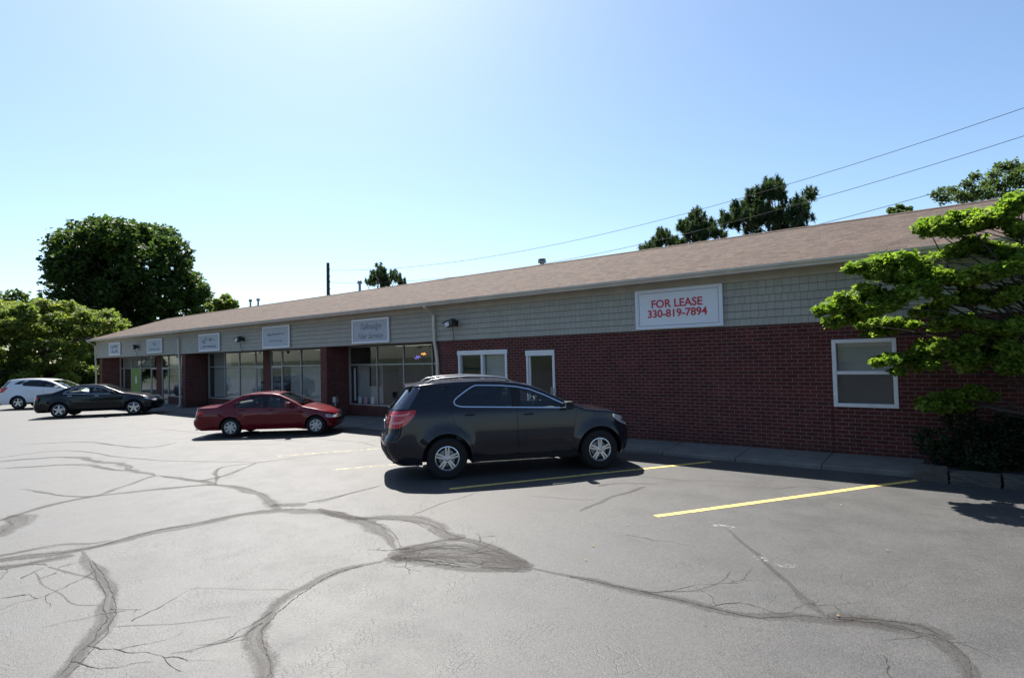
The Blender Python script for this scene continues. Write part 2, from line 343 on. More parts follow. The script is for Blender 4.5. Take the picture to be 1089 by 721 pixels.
crack([(440,548),(476,533),(509,523)],.06); crack([(337,535),(373,524),(406,516)],.1,.05)
crack([(616,544),(638,535),(653,528),(686,517)],.10,.2); crack([(634,517),(660,514),(700,515)],.12,.1,.04); crack([(640,503),(690,507),(730,511),(800,512)],.06)
crack([(560,527),(600,530),(632,531)],.05)
crack([(778,606),(770,617),(740,627),(700,629)],.03,.03,.01); crack([(820,520),(850,517),(880,520)],.06)
crack([(117,668),(195,663),(250,655)],.035,.03,.03); crack([(35,607),(62,631),(78,643),(105,645)],.03,.03,.03); crack([(195,626),(255,625),(310,627)],.025,.02,.03)
crack([(210,684),(250,682),(268,679)],.03,.03,.03); crack([(330,466),(380,470),(400,474)],.08); crack([(160,455),(260,465),(330,470)],.1)
def hair(P, w):
    b=len(crack_v); n_=len(P)-1
    for i,p in enumerate(P):
        d=(P[min(i+1,n_)]-P[max(i-1,0)]); d=d.normalized() if d.length>1e-6 else Vector((1,0)); nn=Vector((-d.y,d.x)); ww=w*rnd.uniform(.4,1.5)*(1-.7*i/n_)
        for s_,v in ((-1,0.),(1,1.)): e=p+nn*s_*ww*.5; crack_v.append((e.x,e.y,gz(e.x,e.y)+.0032)); crack_uv.append((i*.05,v))
        if i: crack_f.append((b+2*i-2,b+2*i-1,b+2*i+1,b+2*i)); crack_m.append(1)
def walk(p, a, L, w, depth=0):
    P=[p.copy()]; st=.05; q=p.copy(); a0=a
    for k in range(int(L/st)):
        a=a0+.8*(a-a0)+rnd.uniform(-.5,.5); q=q+Vector((math.cos(a),math.sin(a)))*st; P.append(q.copy())
        if depth<2 and rnd.random()<.05: walk(q, a+rnd.choice((-1,1))*rnd.uniform(.6,1.4), L*rnd.uniform(.25,.5), w*.7, depth+1)
    if len(P)>2: hair(P,w)
for P,w0,w1 in bands:                       # open hairlines inside and branching off each worn band
    for rep in range(1 if w0<.25 else 2):
        Q=[]; o_=rnd.uniform(-.3,.3)
        for i,p in enumerate(P[:-1]):
            d=(P[i+1]-P[i]); 
            for k in range(2):
                t=k/2; nn=Vector((-d.y,d.x)).normalized() if d.length>1e-6 else Vector((0,1)); o_=max(-.5,min(.5,o_+rnd.uniform(-.06,.06))); Q.append(p+d*t+nn*(o_*w0*.7))
        Q=Q[len(Q)//12:]
        if len(Q)>3: hair(Q,.009)
    for i in range(3,len(P)-1,5):
        if rnd.random()<.13: d=P[i+1]-P[i]; walk(P[i], math.atan2(d.y,d.x)+rnd.choice((-1,1))*rnd.uniform(.5,1.4), rnd.uniform(.3,1.2), .008)
for i in range(7): q_=gnd(rnd.uniform(0,1089),515+205*rnd.random()**.8); walk(Vector((q_.x,q_.y)), rnd.uniform(0,6.28), rnd.uniform(.3,1.1), .007)
for i in range(9): q_=gnd(rnd.gauss(485,30),rnd.gauss(590,8)); walk(Vector((q_.x,q_.y)), rnd.uniform(0,6.28), rnd.uniform(.2,.5), .012)
for i in range(5): q_=gnd(rnd.gauss(45,25),rnd.gauss(612,12)); walk(Vector((q_.x,q_.y)), rnd.uniform(0,6.28), rnd.uniform(.2,.7), .012)
me=bpy.data.meshes.new('c'); me.from_pydata(crack_v,[],crack_f); uvl=me.uv_layers.new(name='UVMap')
for l in me.loops: uvl.data[l.index].uv=crack_uv[l.vertex_index]
me.materials.append(M_crack); me.materials.append(mat('open_crack',(.030,.027,.025),.95)); me.polygons.foreach_set('material_index',crack_m); o=bpy.data.objects.new('pavement_cracks',me); col.objects.link(o); tag(o,kind='structure')

def pline(p0, p1, wd, m, label=None):
    b=MB(); n_=10; d=(p1-p0).to_2d().normalized(); nn=Vector((-d.y,d.x)); rows=[]
    for i in range(n_+1):
        q=p0.to_2d().lerp(p1.to_2d(),i/n_)+nn*rnd.uniform(-.012,.012)
        rows.append([(e.x,e.y,gz(e.x,e.y)+.0040) for e in (q-nn*wd*rnd.uniform(.46,.54),q+nn*wd*rnd.uniform(.46,.54))])
    b.grid(rows); o=b.build('parking_line',m); tag(o,kind='structure'); return o
pline(gnd(697,549),gnd(977,510.5),.105,M_yel)
pline(gnd(478,520),gnd(756,491),.10,M_yel)
a=gnd(355,499.5); pline(a,a+Vector((2.55,4.2,0)),.095,M_yelw)
a=gnd(296,485); pline(a,a+Vector((2.6,4.2,0)),.09,M_yelw)
a=gnd(660,0+640); 
for pp,ww in (((800,592),(845,604)),((752,556),(780,562))): pline(gnd(*pp[0:1][0]) if False else gnd(*pp),gnd(*ww),.12,M_white)

# sidewalk
b=MB(); xs=fan(-46,9,22)
Y0,Y1=-1.15,1.05
b.grid([[(x,Y0,gz(x,Y0)-.1) for x in xs],[(x,Y0,bz(x)-.055) for x in xs],[(x,Y0+.015,bz(x)-.04) for x in xs],[(x,-.02,bz(x)) for x in xs],[(x,Y1,bz(x)) for x in xs]])
o=b.build('sidewalk',M_conc); tag(o,kind='structure')

# ------------------------------------------------------------------ the building
XL, XR, YB = -44.4, 10.0, 8.7
ZS, ZE, OV, ZR, YR = 2.557, 3.70, .40, 5.30, 4.347
B=empty('shopping_strip',(0,0,0),label='long one-storey red brick shop building with tan siding band and brown shingle roof',cat='building')
def wall_open(b, x0,x1,z0f,z1, ops, y0, y1):      # wall in x with openings (xa,xb,za,zb)
    cur=x0
    for xa,xb,za,zb in sorted(ops):
        if xa>cur: b.box(cur,xa,y0,y1,z0f,z1)
        if za>z0f+.01: b.box(xa,xb,y0,y1,z0f,za)
        if zb<z1: b.box(xa,xb,y0,y1,zb,z1)
        cur=xb
    if x1>cur: b.box(cur,x1,y0,y1,z0f,z1)
REC=1.0
W1=(-11.93,-10.04,.95,2.20); DR=(-9.36,-8.43,-.05,2.16); W2=(-1.94,-.89,.905,2.20)
b=MB(); wall_open(b,-12.85,XR,-.6,ZS,[W1,DR,W2],0,.24); b.box(-12.85,-12.61,.24,REC+.1,-.6,ZS); b.build('front_brick_wall',M_brick,B)
b=MB(); b.box(-19.15,-18.75,0,REC+.05,-.6,ZS-.003); b.build('brick_pier',M_brick,B)
b=MB(); b.box(-31.45,-31.07,0,REC+.05,-.6,ZS-.003); b.build('brick_pier',M_brick,B)
b=MB(); b.box(-43.85,-43.45,0,REC+.05,-.6,ZS-.003); b.build('brick_pier',M_brick,B)
b=MB(); b.box(XL+.08,XL+.32,REC+.05,YB,-.8,ZS); b.box(XL+.32,XR,YB-.24,YB,-.8,ZS); b.box(XR-.24,XR,.24,YB-.24,-.8,ZS); b.build('rear_brick_wall',M_brick,B)
# siding band with lapped courses
b=MB(); nc=6; hh=.1572
for k in range(nc):
    z0=ZS+k*hh; b.face([(XL,-.030,z0),(XR,-.030,z0),(XR,-.008,z0+hh),(XL,-.008,z0+hh)]); b.face([(XL,-.008,z0),(XR,-.008,z0),(XR,-.030,z0),(XL,-.030,z0)])
    b.face([(XL,-.030,z0),(XL,-.008,z0+hh),(XL,YB,z0+hh),(XL,YB,z0)])
b.box(XL+.01,XR,-.006,.22,ZS+.004,ZE-.02); b.box(XL+.01,XL+.2,.22,YB,ZS+.004,ZE-.02)
b.build('siding_band',M_sid,B)
b=MB(); b.box(XL-.02,XL+.09,-.045,-.0,ZS-.01,ZE); b.box(XL-.02,XR,-.048,-.0,ZS+6*.1572,ZE-.013); b.box(XL-.02,XL-.002,0,.1,ZS-.01,ZE); b.build('corner_trim',M_trim,B)
b=MB(); b.box(XL+.1,-12.86,.0,REC+.2,ZS+.0,ZS+.02); b.build('entry_soffit',M_soff,B)
b=MB(); b.box(XL-.35,XR+.3,-OV,-.05,ZE-.01,ZE+.005); b.box(XL-.35,XR+.3,-OV-.02,-OV,ZE-.06,ZE+.03); b.build('eave_soffit',M_soff,B)
# gutter: K profile
b=MB(); pr=[(-OV-.022,ZE-.07),(-OV-.09,ZE-.07),(-OV-.105,ZE-.03),(-OV-.135,ZE+.0),(-OV-.14,ZE+.045),(-OV-.125,ZE+.045),(-OV-.12,ZE+.01),(-OV-.022,ZE+.0)]
b.grid([[(x,y,z) for y,z in pr] for x in (XL-.3,XR+.3)],closed=True); b.face([(XL-.3,y,z) for y,z in pr]); b.build('gutter',M_gut,B)
# roof: two slopes with thickness
b=MB(); xa,xb=XL-.36,XR+.35; ye=-OV-.05; ze=ZE+.045
sl=(ZR-ze)/(YR-ye); yb=2*YR-ye
prof=[(ye,ze),(YR,ZR),(yb,ze),(yb,ze-.03),(YR,ZR-.035),(ye,ze-.03)]
b.grid([[(x,y,z) for y,z in prof] for x in (xa,xb)],closed=True)
b.face([(xa,y,z) for y,z in (prof[0],prof[1],prof[4],prof[5])]); b.face([(xa,y,z) for y,z in (prof[1],prof[2],prof[3],prof[4])])
roof=b.build('roof',M_roof,B)
b=MB(); b.grid([[(x,y,z) for y,z in [(YR-.15,ZR-.035),(YR,ZR+.02),(YR+.15,ZR-.035)]] for x in fan(xa-.01,xb,60)]); b.build('ridge_cap',M_roof,roof)
b=MB()
for yy0,yy1 in ((ye,YR),(yb,YR)):
    b.grid([[ (xa-.02+dx,yy0,ze-.04+dz),(xa-.02+dx,yy1,ZR-.045+dz)] for dx,dz in ((0,0),(0,-.14),(.02,-.14),(.02,0))])
b.face([(XL+.0,0,ZE-.05),(XL+.0,YB,ZE-.05),(XL+.0,YR,ZR-.1)]); b.build('gable_trim',M_trim,B)
for x,y,h,s in ((-33.1,4.5,.40,1),(-32.2,4.5,.38,1),(-22.75,4.6,.50,1.15),(-11.95,4.6,.22,1.5)):
    zt=ZR-sl*(y-YR); b=MB(); r=.055*s
    b.tube([(x,y,zt-.1),(x,y,zt+h)],r,12); b.lathe([(r*1.05,zt+h-.02),(r*1.9,zt+h-.01),(r*1.9,zt+h+.05),(r*1.2,zt+h+.09),(r*1.9,zt+h+.10),(r*1.7,zt+h+.13),(.002,zt+h+.16)],14,o=(x,y,0)); b.build('roof_vent',M_galv,roof,smooth=40)
# downspouts
def spout(x, zb):
    b=MB(); rr=.042
    pts=[(x,-OV-.06,ZE-.05),(x,-OV-.06,ZE-.12),(x,-.10,ZE-.34),(x,-.085,ZS+.1),(x,-.085,ZS-.02),(x+.06,-.075,ZS-.3),(x+.10,-.075,ZS-.62),(x+.10,-.075,zb+.22),(x+.08,-.12,zb+.08),(x+.02,-.22,zb+.03)]
    n_=4
    rows=[]
    for i,p in enumerate(pts): rows.append([(p[0]+dx*.045,p[1]+dy*.035,p[2]) for dx,dy in ((-1,-1),(1,-1),(1,1),(-1,1))])
    b.grid(rows,closed=True); o=b.build('downspout',M_gut,B,bevel=.008)
    for z in (ZS+.3,1.5,.6): s=MB(); s.box(x+.045 if z<2 else x-.055,x+.155 if z<2 else x+.055,-.113,-.0,z,z+.03); s.build('strap',M_gut,o)
spout(-12.86,bz(-12.8)); spout(-31.62,bz(-31.6)); spout(XL-.02,bz(XL))
# windows of the flush wall
def pane(x0,x1,z0,z1,y,parent,name='pane',m=None):
    b=MB(); b.box(x0,x1,y,y+.006,z0,z1); return b.build(name,m or M_glass,parent)
def frame(x0,x1,z0,z1,y0,y1,t,m,parent,name,mull=(),rails=(),tb=None):
    b=MB(); tb=tb or t
    b.box(x0,x0+t,y0,y1,z0,z1); b.box(x1-t,x1,y0,y1,z0,z1); b.box(x0+t,x1-t,y0,y1,z1-t,z1); b.box(x0+t,x1-t,y0,y1,z0,z0+tb)
    for x in mull: b.box(x-t*.5,x+t*.5,y0+.003,y1-.003,z0+tb,z1-t)
    for r in rails:
        xx0,xx1,z=r; b.box(xx0,xx1,y0+.006,y1-.006,z-t*.45,z+t*.45)
    return b.build(name,m,parent,bevel=.004)
def room(x0,x1,z0,z1,y,d,parent):     # shallow dim room behind an opening
    b=MB(); b.face([(x0,y+d,z0),(x1,y+d,z0),(x1,y+d,z1),(x0,y+d,z1)]); 
    for q in ([(x0,y,z0),(x0,y+d,z0),(x0,y+d,z1),(x0,y,z1)],[(x1,y,z0),(x1,y+d,z0),(x1,y+d,z1),(x1,y,z1)],[(x0,y,z1),(x1,y,z1),(x1,y+d,z1),(x0,y+d,z1)]): b.face(q)
    b.face([(x0,y,z0),(x1,y,z0),(x1,y+d,z0),(x0,y+d,z0)]); b.build('interior_wall',M_inner,parent)
x0,x1,z0,z1=W1
fr=frame(x0,x1,z0,z1,-.02,.12,.075,M_whitef,B,'window',mull=((x0+x1)/2,))
b=MB(); b.box(x0-.02,x1+.02,-.035,-.002,z1-.10,z1+.03); b.build('head_trim',M_whitef,fr)
pane(x0+.07,x1-.07,z0+.07,z1-.07,.06,fr); room(x0-.3,x1+.25,.6,2.5,.245,2.2,fr)
b=MB(); b.box((x0+x1)/2+.05,x1-.1,.14,.15,z0+.1,z1-.12); b.build('window_shade',M_blind,fr)
x0,x1,z0,z1=W2
fr=frame(x0,x1,z0,z1,-.025,.12,.07,M_whitef,B,'window',rails=((x0+.07,x1-.07,1.56),))
pane(x0+.07,x1-.07,z0+.07,1.54,.075,fr); pane(x0+.07,x1-.07,1.58,z1-.07,.05,fr); room(x0-.3,x1+.3,.6,2.5,.245,2.,fr)
b=MB()
for k in range(22):
    z=1.56+k*.028; b.box(x0+.08,x1-.08,.13,.15,z,z+.024)
b.build('blind',M_blind,fr)
b=MB(); b.box(x0+.08,x1-.08,.10,.104,z0+.08,1.53); b.build('screen',mat('insect_screen',(.05,.055,.062),.7),fr)
# brown glass door
x0,x1,z0,z1=DR
d=empty('door',(0,0,0)); d.parent=B
frame(x0,x1,z0,z1,-.02,.14,.05,M_whitef,d,'door_frame')
frame(x0+.055,x1-.055,z0+.08,z1-.055,.03,.075,.05,M_whitef,d,'door_leaf',tb=.2)
b=MB(); b.box(x0-.01,x1+.01,-.04,-.005,z1-.13,z1+.015); b.build('door_header',M_whitef,d)
b=MB(); b.box(x0+.10,x1-.10,.05,.056,z0+.25,z1-.10); b.build('pane',M_glass,d); 
b=MB(); b.tube([(x1-.13,.03,1.02),(x1-.13,-.02,1.02),(x1-.13,-.02,1.12),(x1-.13,.03,1.12)],.012); b.box(x1-.16,x1-.10,.018,.03,.95,1.18); b.build('handle',M_galv,d)
b=MB(); b.box(x1-.02,x1+.05,-.05,-.022,1.02,1.16); b.build('mail_box',M_galv,d)
room(x0-.3,x1+.6,-.1,2.5,.245,3.,d)
# conduit down the right wall
b=MB(); b.tube([(-1.98,-.012,.9),(-1.98,-.012,.0)],.010,6); b.build('conduit',M_brick,B)

# recessed shop fronts
def blinds(x0,x1,z0,z1,y,parent,seed=0):
    b=MB(); r_=random.Random(seed); x=x0
    while x<x1-.05:
        a=r_.uniform(.03,.05); b.face([(x,y,z0),(x+.085,y+a,z0),(x+.085,y+a,z1),(x,y,z1)]); x+=.088
    return b.build('vertical_blind',M_blind,parent)
TR=1.84
def shop(x0,x1,sill,mull,doors,name_parent,transtop=ZS-.02,seed=0):
    """one aluminium store front: knee wall under windows, mullions, transom"""
    f=empty('shop_front',(0,0,0)); f.parent=B
    y0,y1=REC,REC+.06; t=.05; zb=bz((x0+x1)/2)
    b=MB(); segs=[]; edges=[x0]+sorted(mull)+[x1]
    for xa in edges: b.box(xa-t/2,xa+t/2,y0-.01,y1+.01,(zb if any(abs(xa-d)<.01 for dd in doors for d in dd) else sill),transtop)
    for xa,xb in zip(edges[:-1],edges[1:]):
        b.box(xa+t/2,xb-t/2,y0,y1,TR-.028,TR+.028); b.box(xa+t/2,xb-t/2,y0,y1,transtop-.04,transtop)
        isd=any(abs(xa-d[0])<.02 for d in doors)
        segs.append((xa,xb,isd))
        if not isd: b.box(xa+t/2,xb-t/2,y0-.03,y1+.02,sill,sill+.05)
        else: b.box(xa+t/2,xb-t/2,y0,y1,zb,zb+.03)
    b.build('frame',M_alum,f,bevel=.004)
    for xa,xb,isd in segs:
        pane(xa+t/2,xb-t/2,TR+.03,transtop-.04,y0+.025,f)
        if isd:
            frame(xa+.03,xb-.03,zb+.035,TR-.03,y0+.005,y0+.05,.055,M_alum,f,'door_leaf',tb=.18); pane(xa+.085,xb-.085,zb+.2,TR-.08,y0+.03,f)
            b=MB(); b.tube([(xb-.12,y0,.95+zb),(xb-.12,y0-.05,.95+zb),(xb-.12,y0-.05,1.2+zb),(xb-.12,y0,1.2+zb)],.012); b.build('handle',M_galv,f)
        else: pane(xa+t/2,xb-t/2,sill+.05,TR-.03,y0+.025,f)
    b=MB(); cur=x0
    for dd in sorted(doors)+[(x1,x1)]:
        if dd[0]-cur>.05: b.box(cur-.02,dd[0]+.0,y0-.02,y1+.1,-.7,sill-.002)
        cur=dd[1]
    if b.v: b.build('knee_wall',M_brick,B)
    return f
f1=shop(-18.72,-12.87,.30,[-17.05,-15.56,-14.1],[],B)
blinds(-18.6,-17.1,.36,1.8,REC+.28,f1,1)
b=MB(); b.box(-17.75,-17.15,REC+.2,REC+.22,1.02,1.75); b.build('black_poster',M_blackp,f1)
b=MB(); b.box(-18.62,-18.50,REC+.12,REC+.13,.45,1.72); b.build('banner_strip',M_paper,f1)
for x,m_ in ((-18.35,M_paper),(-18.0,M_pink),(-17.6,M_paper)):
    b=MB(); b.box(x,x+.22,REC+.10,REC+.11,.36,.62); b.build('window_card',m_,f1); 
b=MB(); b.box(-18.7,-12.9,REC+2.4,REC+2.42,-.1,2.5); b.build('partition',dusty('salon_wall',(.30,.27,.22),.8,.3,1.5),f1)
# curtain-like upper panels
f2=shop(-30.72,-25.16,.24,[-28.95,-27.47,-25.94],[(-25.94,-25.16)],B)
blinds(-30.65,-26.0,.30,1.8,REC+.25,f2,2); blinds(-30.65,-28.9,1.87,2.5,REC+.25,f2,5)
b=MB(); b.box(-25.16,-24.56,REC-.04,REC+.1,-.6,ZS-.004); b.build('brick_column',M_brick,B)
f3=shop(-24.54,-19.17,.27,[-23.61,-22.11,-20.6],[(-24.54,-23.61)],B)
blinds(-22.0,-19.2,.34,1.8,REC+.25,f3,3); blinds(-23.5,-22.2,.34,1.8,REC+.35,f3,9)
f4=shop(-43.43,-37.40,.20,[-42.78,-41.47,-39.92,-38.3],[(-38.3,-37.40)],B)
b=MB(); b.box(-42.74,-41.5,REC+.05,REC+.06,.26,1.8); b.build('dark_shade',M_blackp,f4)
b=MB(); b.box(-41.44,-39.95,REC-.004,REC+.006,.0,1.8); gp=b.build('green_panel',M_green,f4)
b=MB(); b.box(-40.75,-40.55,REC-.012,REC-.006,.9,1.25); b.box(-40.71,-40.59,REC-.012,REC-.006,1.27,1.38); b.build('white_figure_mark',M_paper,f4)
blinds(-43.3,-38.4,1.9,2.5,REC+.2,f4,4)
b=MB(); b.box(-37.40,-36.72,REC-.04,REC+.1,-.6,ZS-.004); b.build('brick_column',M_brick,B)
f5=shop(-36.70,-31.47,.20,[-35.77,-34.2,-32.8],[(-36.70,-35.77)],B)
blinds(-35.7,-31.6,1.9,2.5,REC+.2,f5,6)
# common dim interior
b=MB(); b.face([(XL+.4,5,-.5),(XR,5,-.5),(XR,5,2.6),(XL+.4,5,2.6)]); b.face([(XL+.4,1.1,ZS+.05),(XR,1.1,ZS+.05),(XR,5,ZS+.05),(XL+.4,5,ZS+.05)]); b.build('interior_wall',M_inner,B)
b=MB(); b.grid([[(x,y,bz(x)-.002) for x in xs[1:]] for y in (1.051,8)]); b.build('interior_floor',M_floor,B)
for x in (-18.9,-24.85,-31.25,-37.05): 
    b=MB(); b.box(x-.06,x+.06,1.12,4.98,-.4,ZS); b.build('interior_wall',M_inner,B)

# ------------------------------------------------------------------ text helper
def text(body,size,m,parent,loc,name='lettering',shear=0,bold=0,width=None):
    c=bpy.data.curves.new(name,'FONT'); c.body=body; c.size=size; c.align_x='CENTER'; c.align_y='CENTER'; c.shear=shear; c.offset=bold; c.extrude=.002; c.resolution_u=6
    t=bpy.data.objects.new('t',c); col.objects.link(t); dg=bpy.context.evaluated_depsgraph_get(); dg.update()
    me=bpy.data.meshes.new_from_object(t.evaluated_get(dg)); bpy.data.objects.remove(t); me.name=name
    if width:
        xs_=[v.co.x for v in me.vertices]; k=width/(max(xs_)-min(xs_))
        for v in me.vertices: v.co.x*=k
    me.materials.clear(); me.materials.append(m)
    o=bpy.data.objects.new(name,me); col.objects.link(o); o.parent=parent; o.location=loc; o.rotation_euler=(R(90),0,0); return o
def strokes(m,parent,z,width,h,rad,seed,y=-.034,x0=0.):      # lettering too small to read: a row of pen strokes
    q=random.Random(seed); b=MB(); x=-width/2; pts=[]
    while x<width/2:
        pts.append((x0+x,y,z+h*q.uniform(-.5,.5))); x+=h*q.uniform(.12,.4)
    b.tube(pts,rad,5); return b.build('lettering',m,parent)
def sign(x0,x1,z0,z1,face,label,t=.07):
    cx=(x0+x1)/2; s=empty('wall_sign',(cx,-.052,z0),label=label,cat='sign',group='signs on the siding band')
    w_=(x1-x0)/2; h=z1-z0
    b=MB(); b.box(-w_+t,w_-t,-.03,0,t,h-t); b.build('sign_face',face,s)
    b=MB(); b.box(-w_,-w_+t,-.045,0,0,h); b.box(w_-t,w_,-.045,0,0,h); b.box(-w_+t,w_-t,-.045,0,0,t); b.box(-w_+t,w_-t,-.045,0,h-t,h); b.build('sign_border',M_board,s,bevel=.004)
    return s,h
s,h=sign(-6.02,-3.97,2.58,3.50,M_board,'white wooden sign with red FOR LEASE and phone number lettering',.06)
b=MB(); 
for q in ((-.93,.93,.075,.085),(-.93,.93,.835,.845)): b.box(q[0],q[1],-.0325,-.0305,q[2],q[3])
for q in (-.935,.925): b.box(q,q+.01,-.0325,-.0305,.075,.845)
b.build('groove',M_ink,s)
text('FOR LEASE',.255,M_red,s,(-.02,-.033,.57),bold=.006,width=1.20); text('330-819-7894',.245,M_red,s,(-.02,-.033,.345),bold=.006,width=1.40)
s,h=sign(-17.05,-15.02,2.60,3.46,M_signg,'grey sign with white border reading Tallmadge Hair Service in script')
text('Tallmadge',.30,M_ink,s,(0,-.033,.58),shear=.45,width=1.15); text('Hair Service',.28,M_ink,s,(0,-.033,.25),shear=.45,width=1.35)
s,h=sign(-23.24,-21.14,2.60,3.52,M_signg,'pale grey sign with two faint thin lines of lettering beside the Tallmadge sign')
strokes(M_ink,s,.57,1.4,.10,.007,1); strokes(M_ink,s,.30,1.0,.06,.006,2)
s,h=sign(-29.28,-27.14,2.62,3.46,M_signg,'grey sign with large dark sketchy lettering just right of the middle downspout')
strokes(M_ink,s,.52,1.45,.30,.014,3); strokes(M_ink,s,.22,1.35,.10,.010,4)
s,h=sign(-35.78,-33.73,2.68,3.46,M_signg,'pale sign with small centred mark just left of the middle downspout')
strokes(M_ink,s,.48,.5,.22,.010,5); strokes(M_ink,s,.20,1.4,.07,.008,6)
s,h=sign(-41.86,-39.93,2.68,3.46,M_signg,'bluish grey sign nearest the far left corner of the building')
strokes(M_ink,s,.54,1.1,.22,.014,7); strokes(M_ink,s,.24,1.0,.18,.014,8)
# neon
nn=empty('neon_sign',(-14.9,REC+.22,2.12),label='small purple and orange neon sign hanging in the hair salon transom window',cat='neon sign')
strokes(M_purple,nn,-.04,.30,.14,.014,9,0,-.17); strokes(M_orange,nn,.05,.24,.10,.022,10,0,.15)
b=MB(); b.tube([(-.3,.02,.3),(-.3,.02,.0),(.3,.02,.0),(.3,.02,.3)],.006); b.build('hanger',M_dark,nn)

def flood(x,z,label):
    s=empty('flood_light',(x,-.03,z),label=label,cat='wall light',group='flood lights on the siding band')
    b=MB(); b.box(-.14,.16,-.30,-.10,-.09,.11,M=Matrix.Rotation(R(-14),4,'Y')); b.build('housing',M_dark,s,bevel=.02)
    b=MB(); b.box(-.16,-.142,-.29,-.11,-.08,.09,M=Matrix.Rotation(R(-14),4,'Y')); b.box(-.13,.02,-.31,-.302,-.075,.05,M=Matrix.Rotation(R(-14),4,'Y')); b.build('lens',M_lens,s,bevel=.004)
    b=MB(); b.box(-.25,-.12,-.32,-.08,.075,.10,M=Matrix.Rotation(R(-14),4,'Y')); b.build('visor',M_dark,s)
    b=MB(); b.box(.0,.10,-.10,0,-.04,.06); b.box(-.03,.13,-.02,0,-.09,.1); b.build('bracket',M_dark,s,bevel=.006)
    b=MB(); b.tube([(.04,-.16,-.09),(.05,-.17,-.2),(.03,-.12,-.32),(-.02,-.05,-.42),(-.06,-.02,-.5)],.010,6); b.build('cable',M_dark,s)
flood(-12.0,3.06,'black flood light on the siding just right of the salon downspout'); flood(-25.0,3.06,'black flood light between the two grey signs in the middle of the band'); flood(-37.2,3.07,'black flood light between the two signs farthest left')
def globe(x,label):
    s=empty('soffit_light',(x,.35,ZS),label=label,cat='ceiling light',group='small white lights under the entry soffit')
    b=MB(); b.tube([(0,0,0),(0,0,-.05)],.05,12); b.build('base',M_galv,s)
    b=MB(); b.lathe([(.001,-.17),(.05,-.155),(.075,-.11),(.06,-.06),(.04,-.05)],16); b.build('globe',M_lens,s,smooth=60)
globe(-24.3,'small white globe light under the soffit by the middle brick column'); globe(-36.3,'small white globe light under the soffit by the far brick column')

# post by the pier
p=onY(357,437,-.35); 
s=empty('meter_post',(p.x,-.35,bz(p.x)),label='short grey steel post with a small box beside the brick pier and red car',cat='post')
b=MB(); b.tube([(0,0,-.02),(0,0,.62)],.035,10); b.build('pole',M_galv,s,smooth=40)
b=MB(); b.box(-.09,.09,-.06,.06,.62,.82); b.build('box',M_galv,s,bevel=.01)

# planter stones
rr=random.Random(5); xx=-.62
for k,(wd,hg,lab) in enumerate(((.42,.26,'tall pale edging stone at the end of the sidewalk'),(.62,.20,'long low edging stone second along the planting bed'),(.55,.21,'rough edging stone third along the planting bed'),(.6,.19,'edging stone at the right end of the planting bed'))):
    b=MB(); x0=-wd/2+.01; bm=bmesh.new(); bmesh.ops.create_cube(bm,size=1); bmesh.ops.subdivide_edges(bm,edges=bm.edges,cuts=5,use_grid_fill=True)
    for v in bm.verts:
        v.co.x*=wd-.02; v.co.y*=.26; v.co.z*=hg; v.co+=Vector((rr.uniform(-1,1),rr.uniform(-1,1),rr.uniform(-1,1)))*.011
        cr=abs(v.co.x)/(wd*.5); v.co.z*=1-.12*max(0,cr-.6)
    me=bpy.data.meshes.new('edging_stone'); bm.to_mesh(me); bm.free(); me.materials.append(M_stone)
    o=bpy.data.objects.new('edging_stone',me); col.objects.link(o); o.location=(xx+wd/2,-1.30,gz(xx,-1.3)+hg/2-.02); o.rotation_euler=(0,0,rr.uniform(-.04,.04)); tag(o,lab,'stone','edging stones of the planting bed'); xx+=wd+.015
b=MB(); b.grid([[(x,y,bz(x)+.01+.012*math.sin(x*5+y*3)) for x in fan(-.55,6,20)] for y in fan(-1.24,-.02,5)]); tag(b.build('planting_bed',dusty('mulch',(.06,.04,.03),.95,.5,20)),kind='structure')

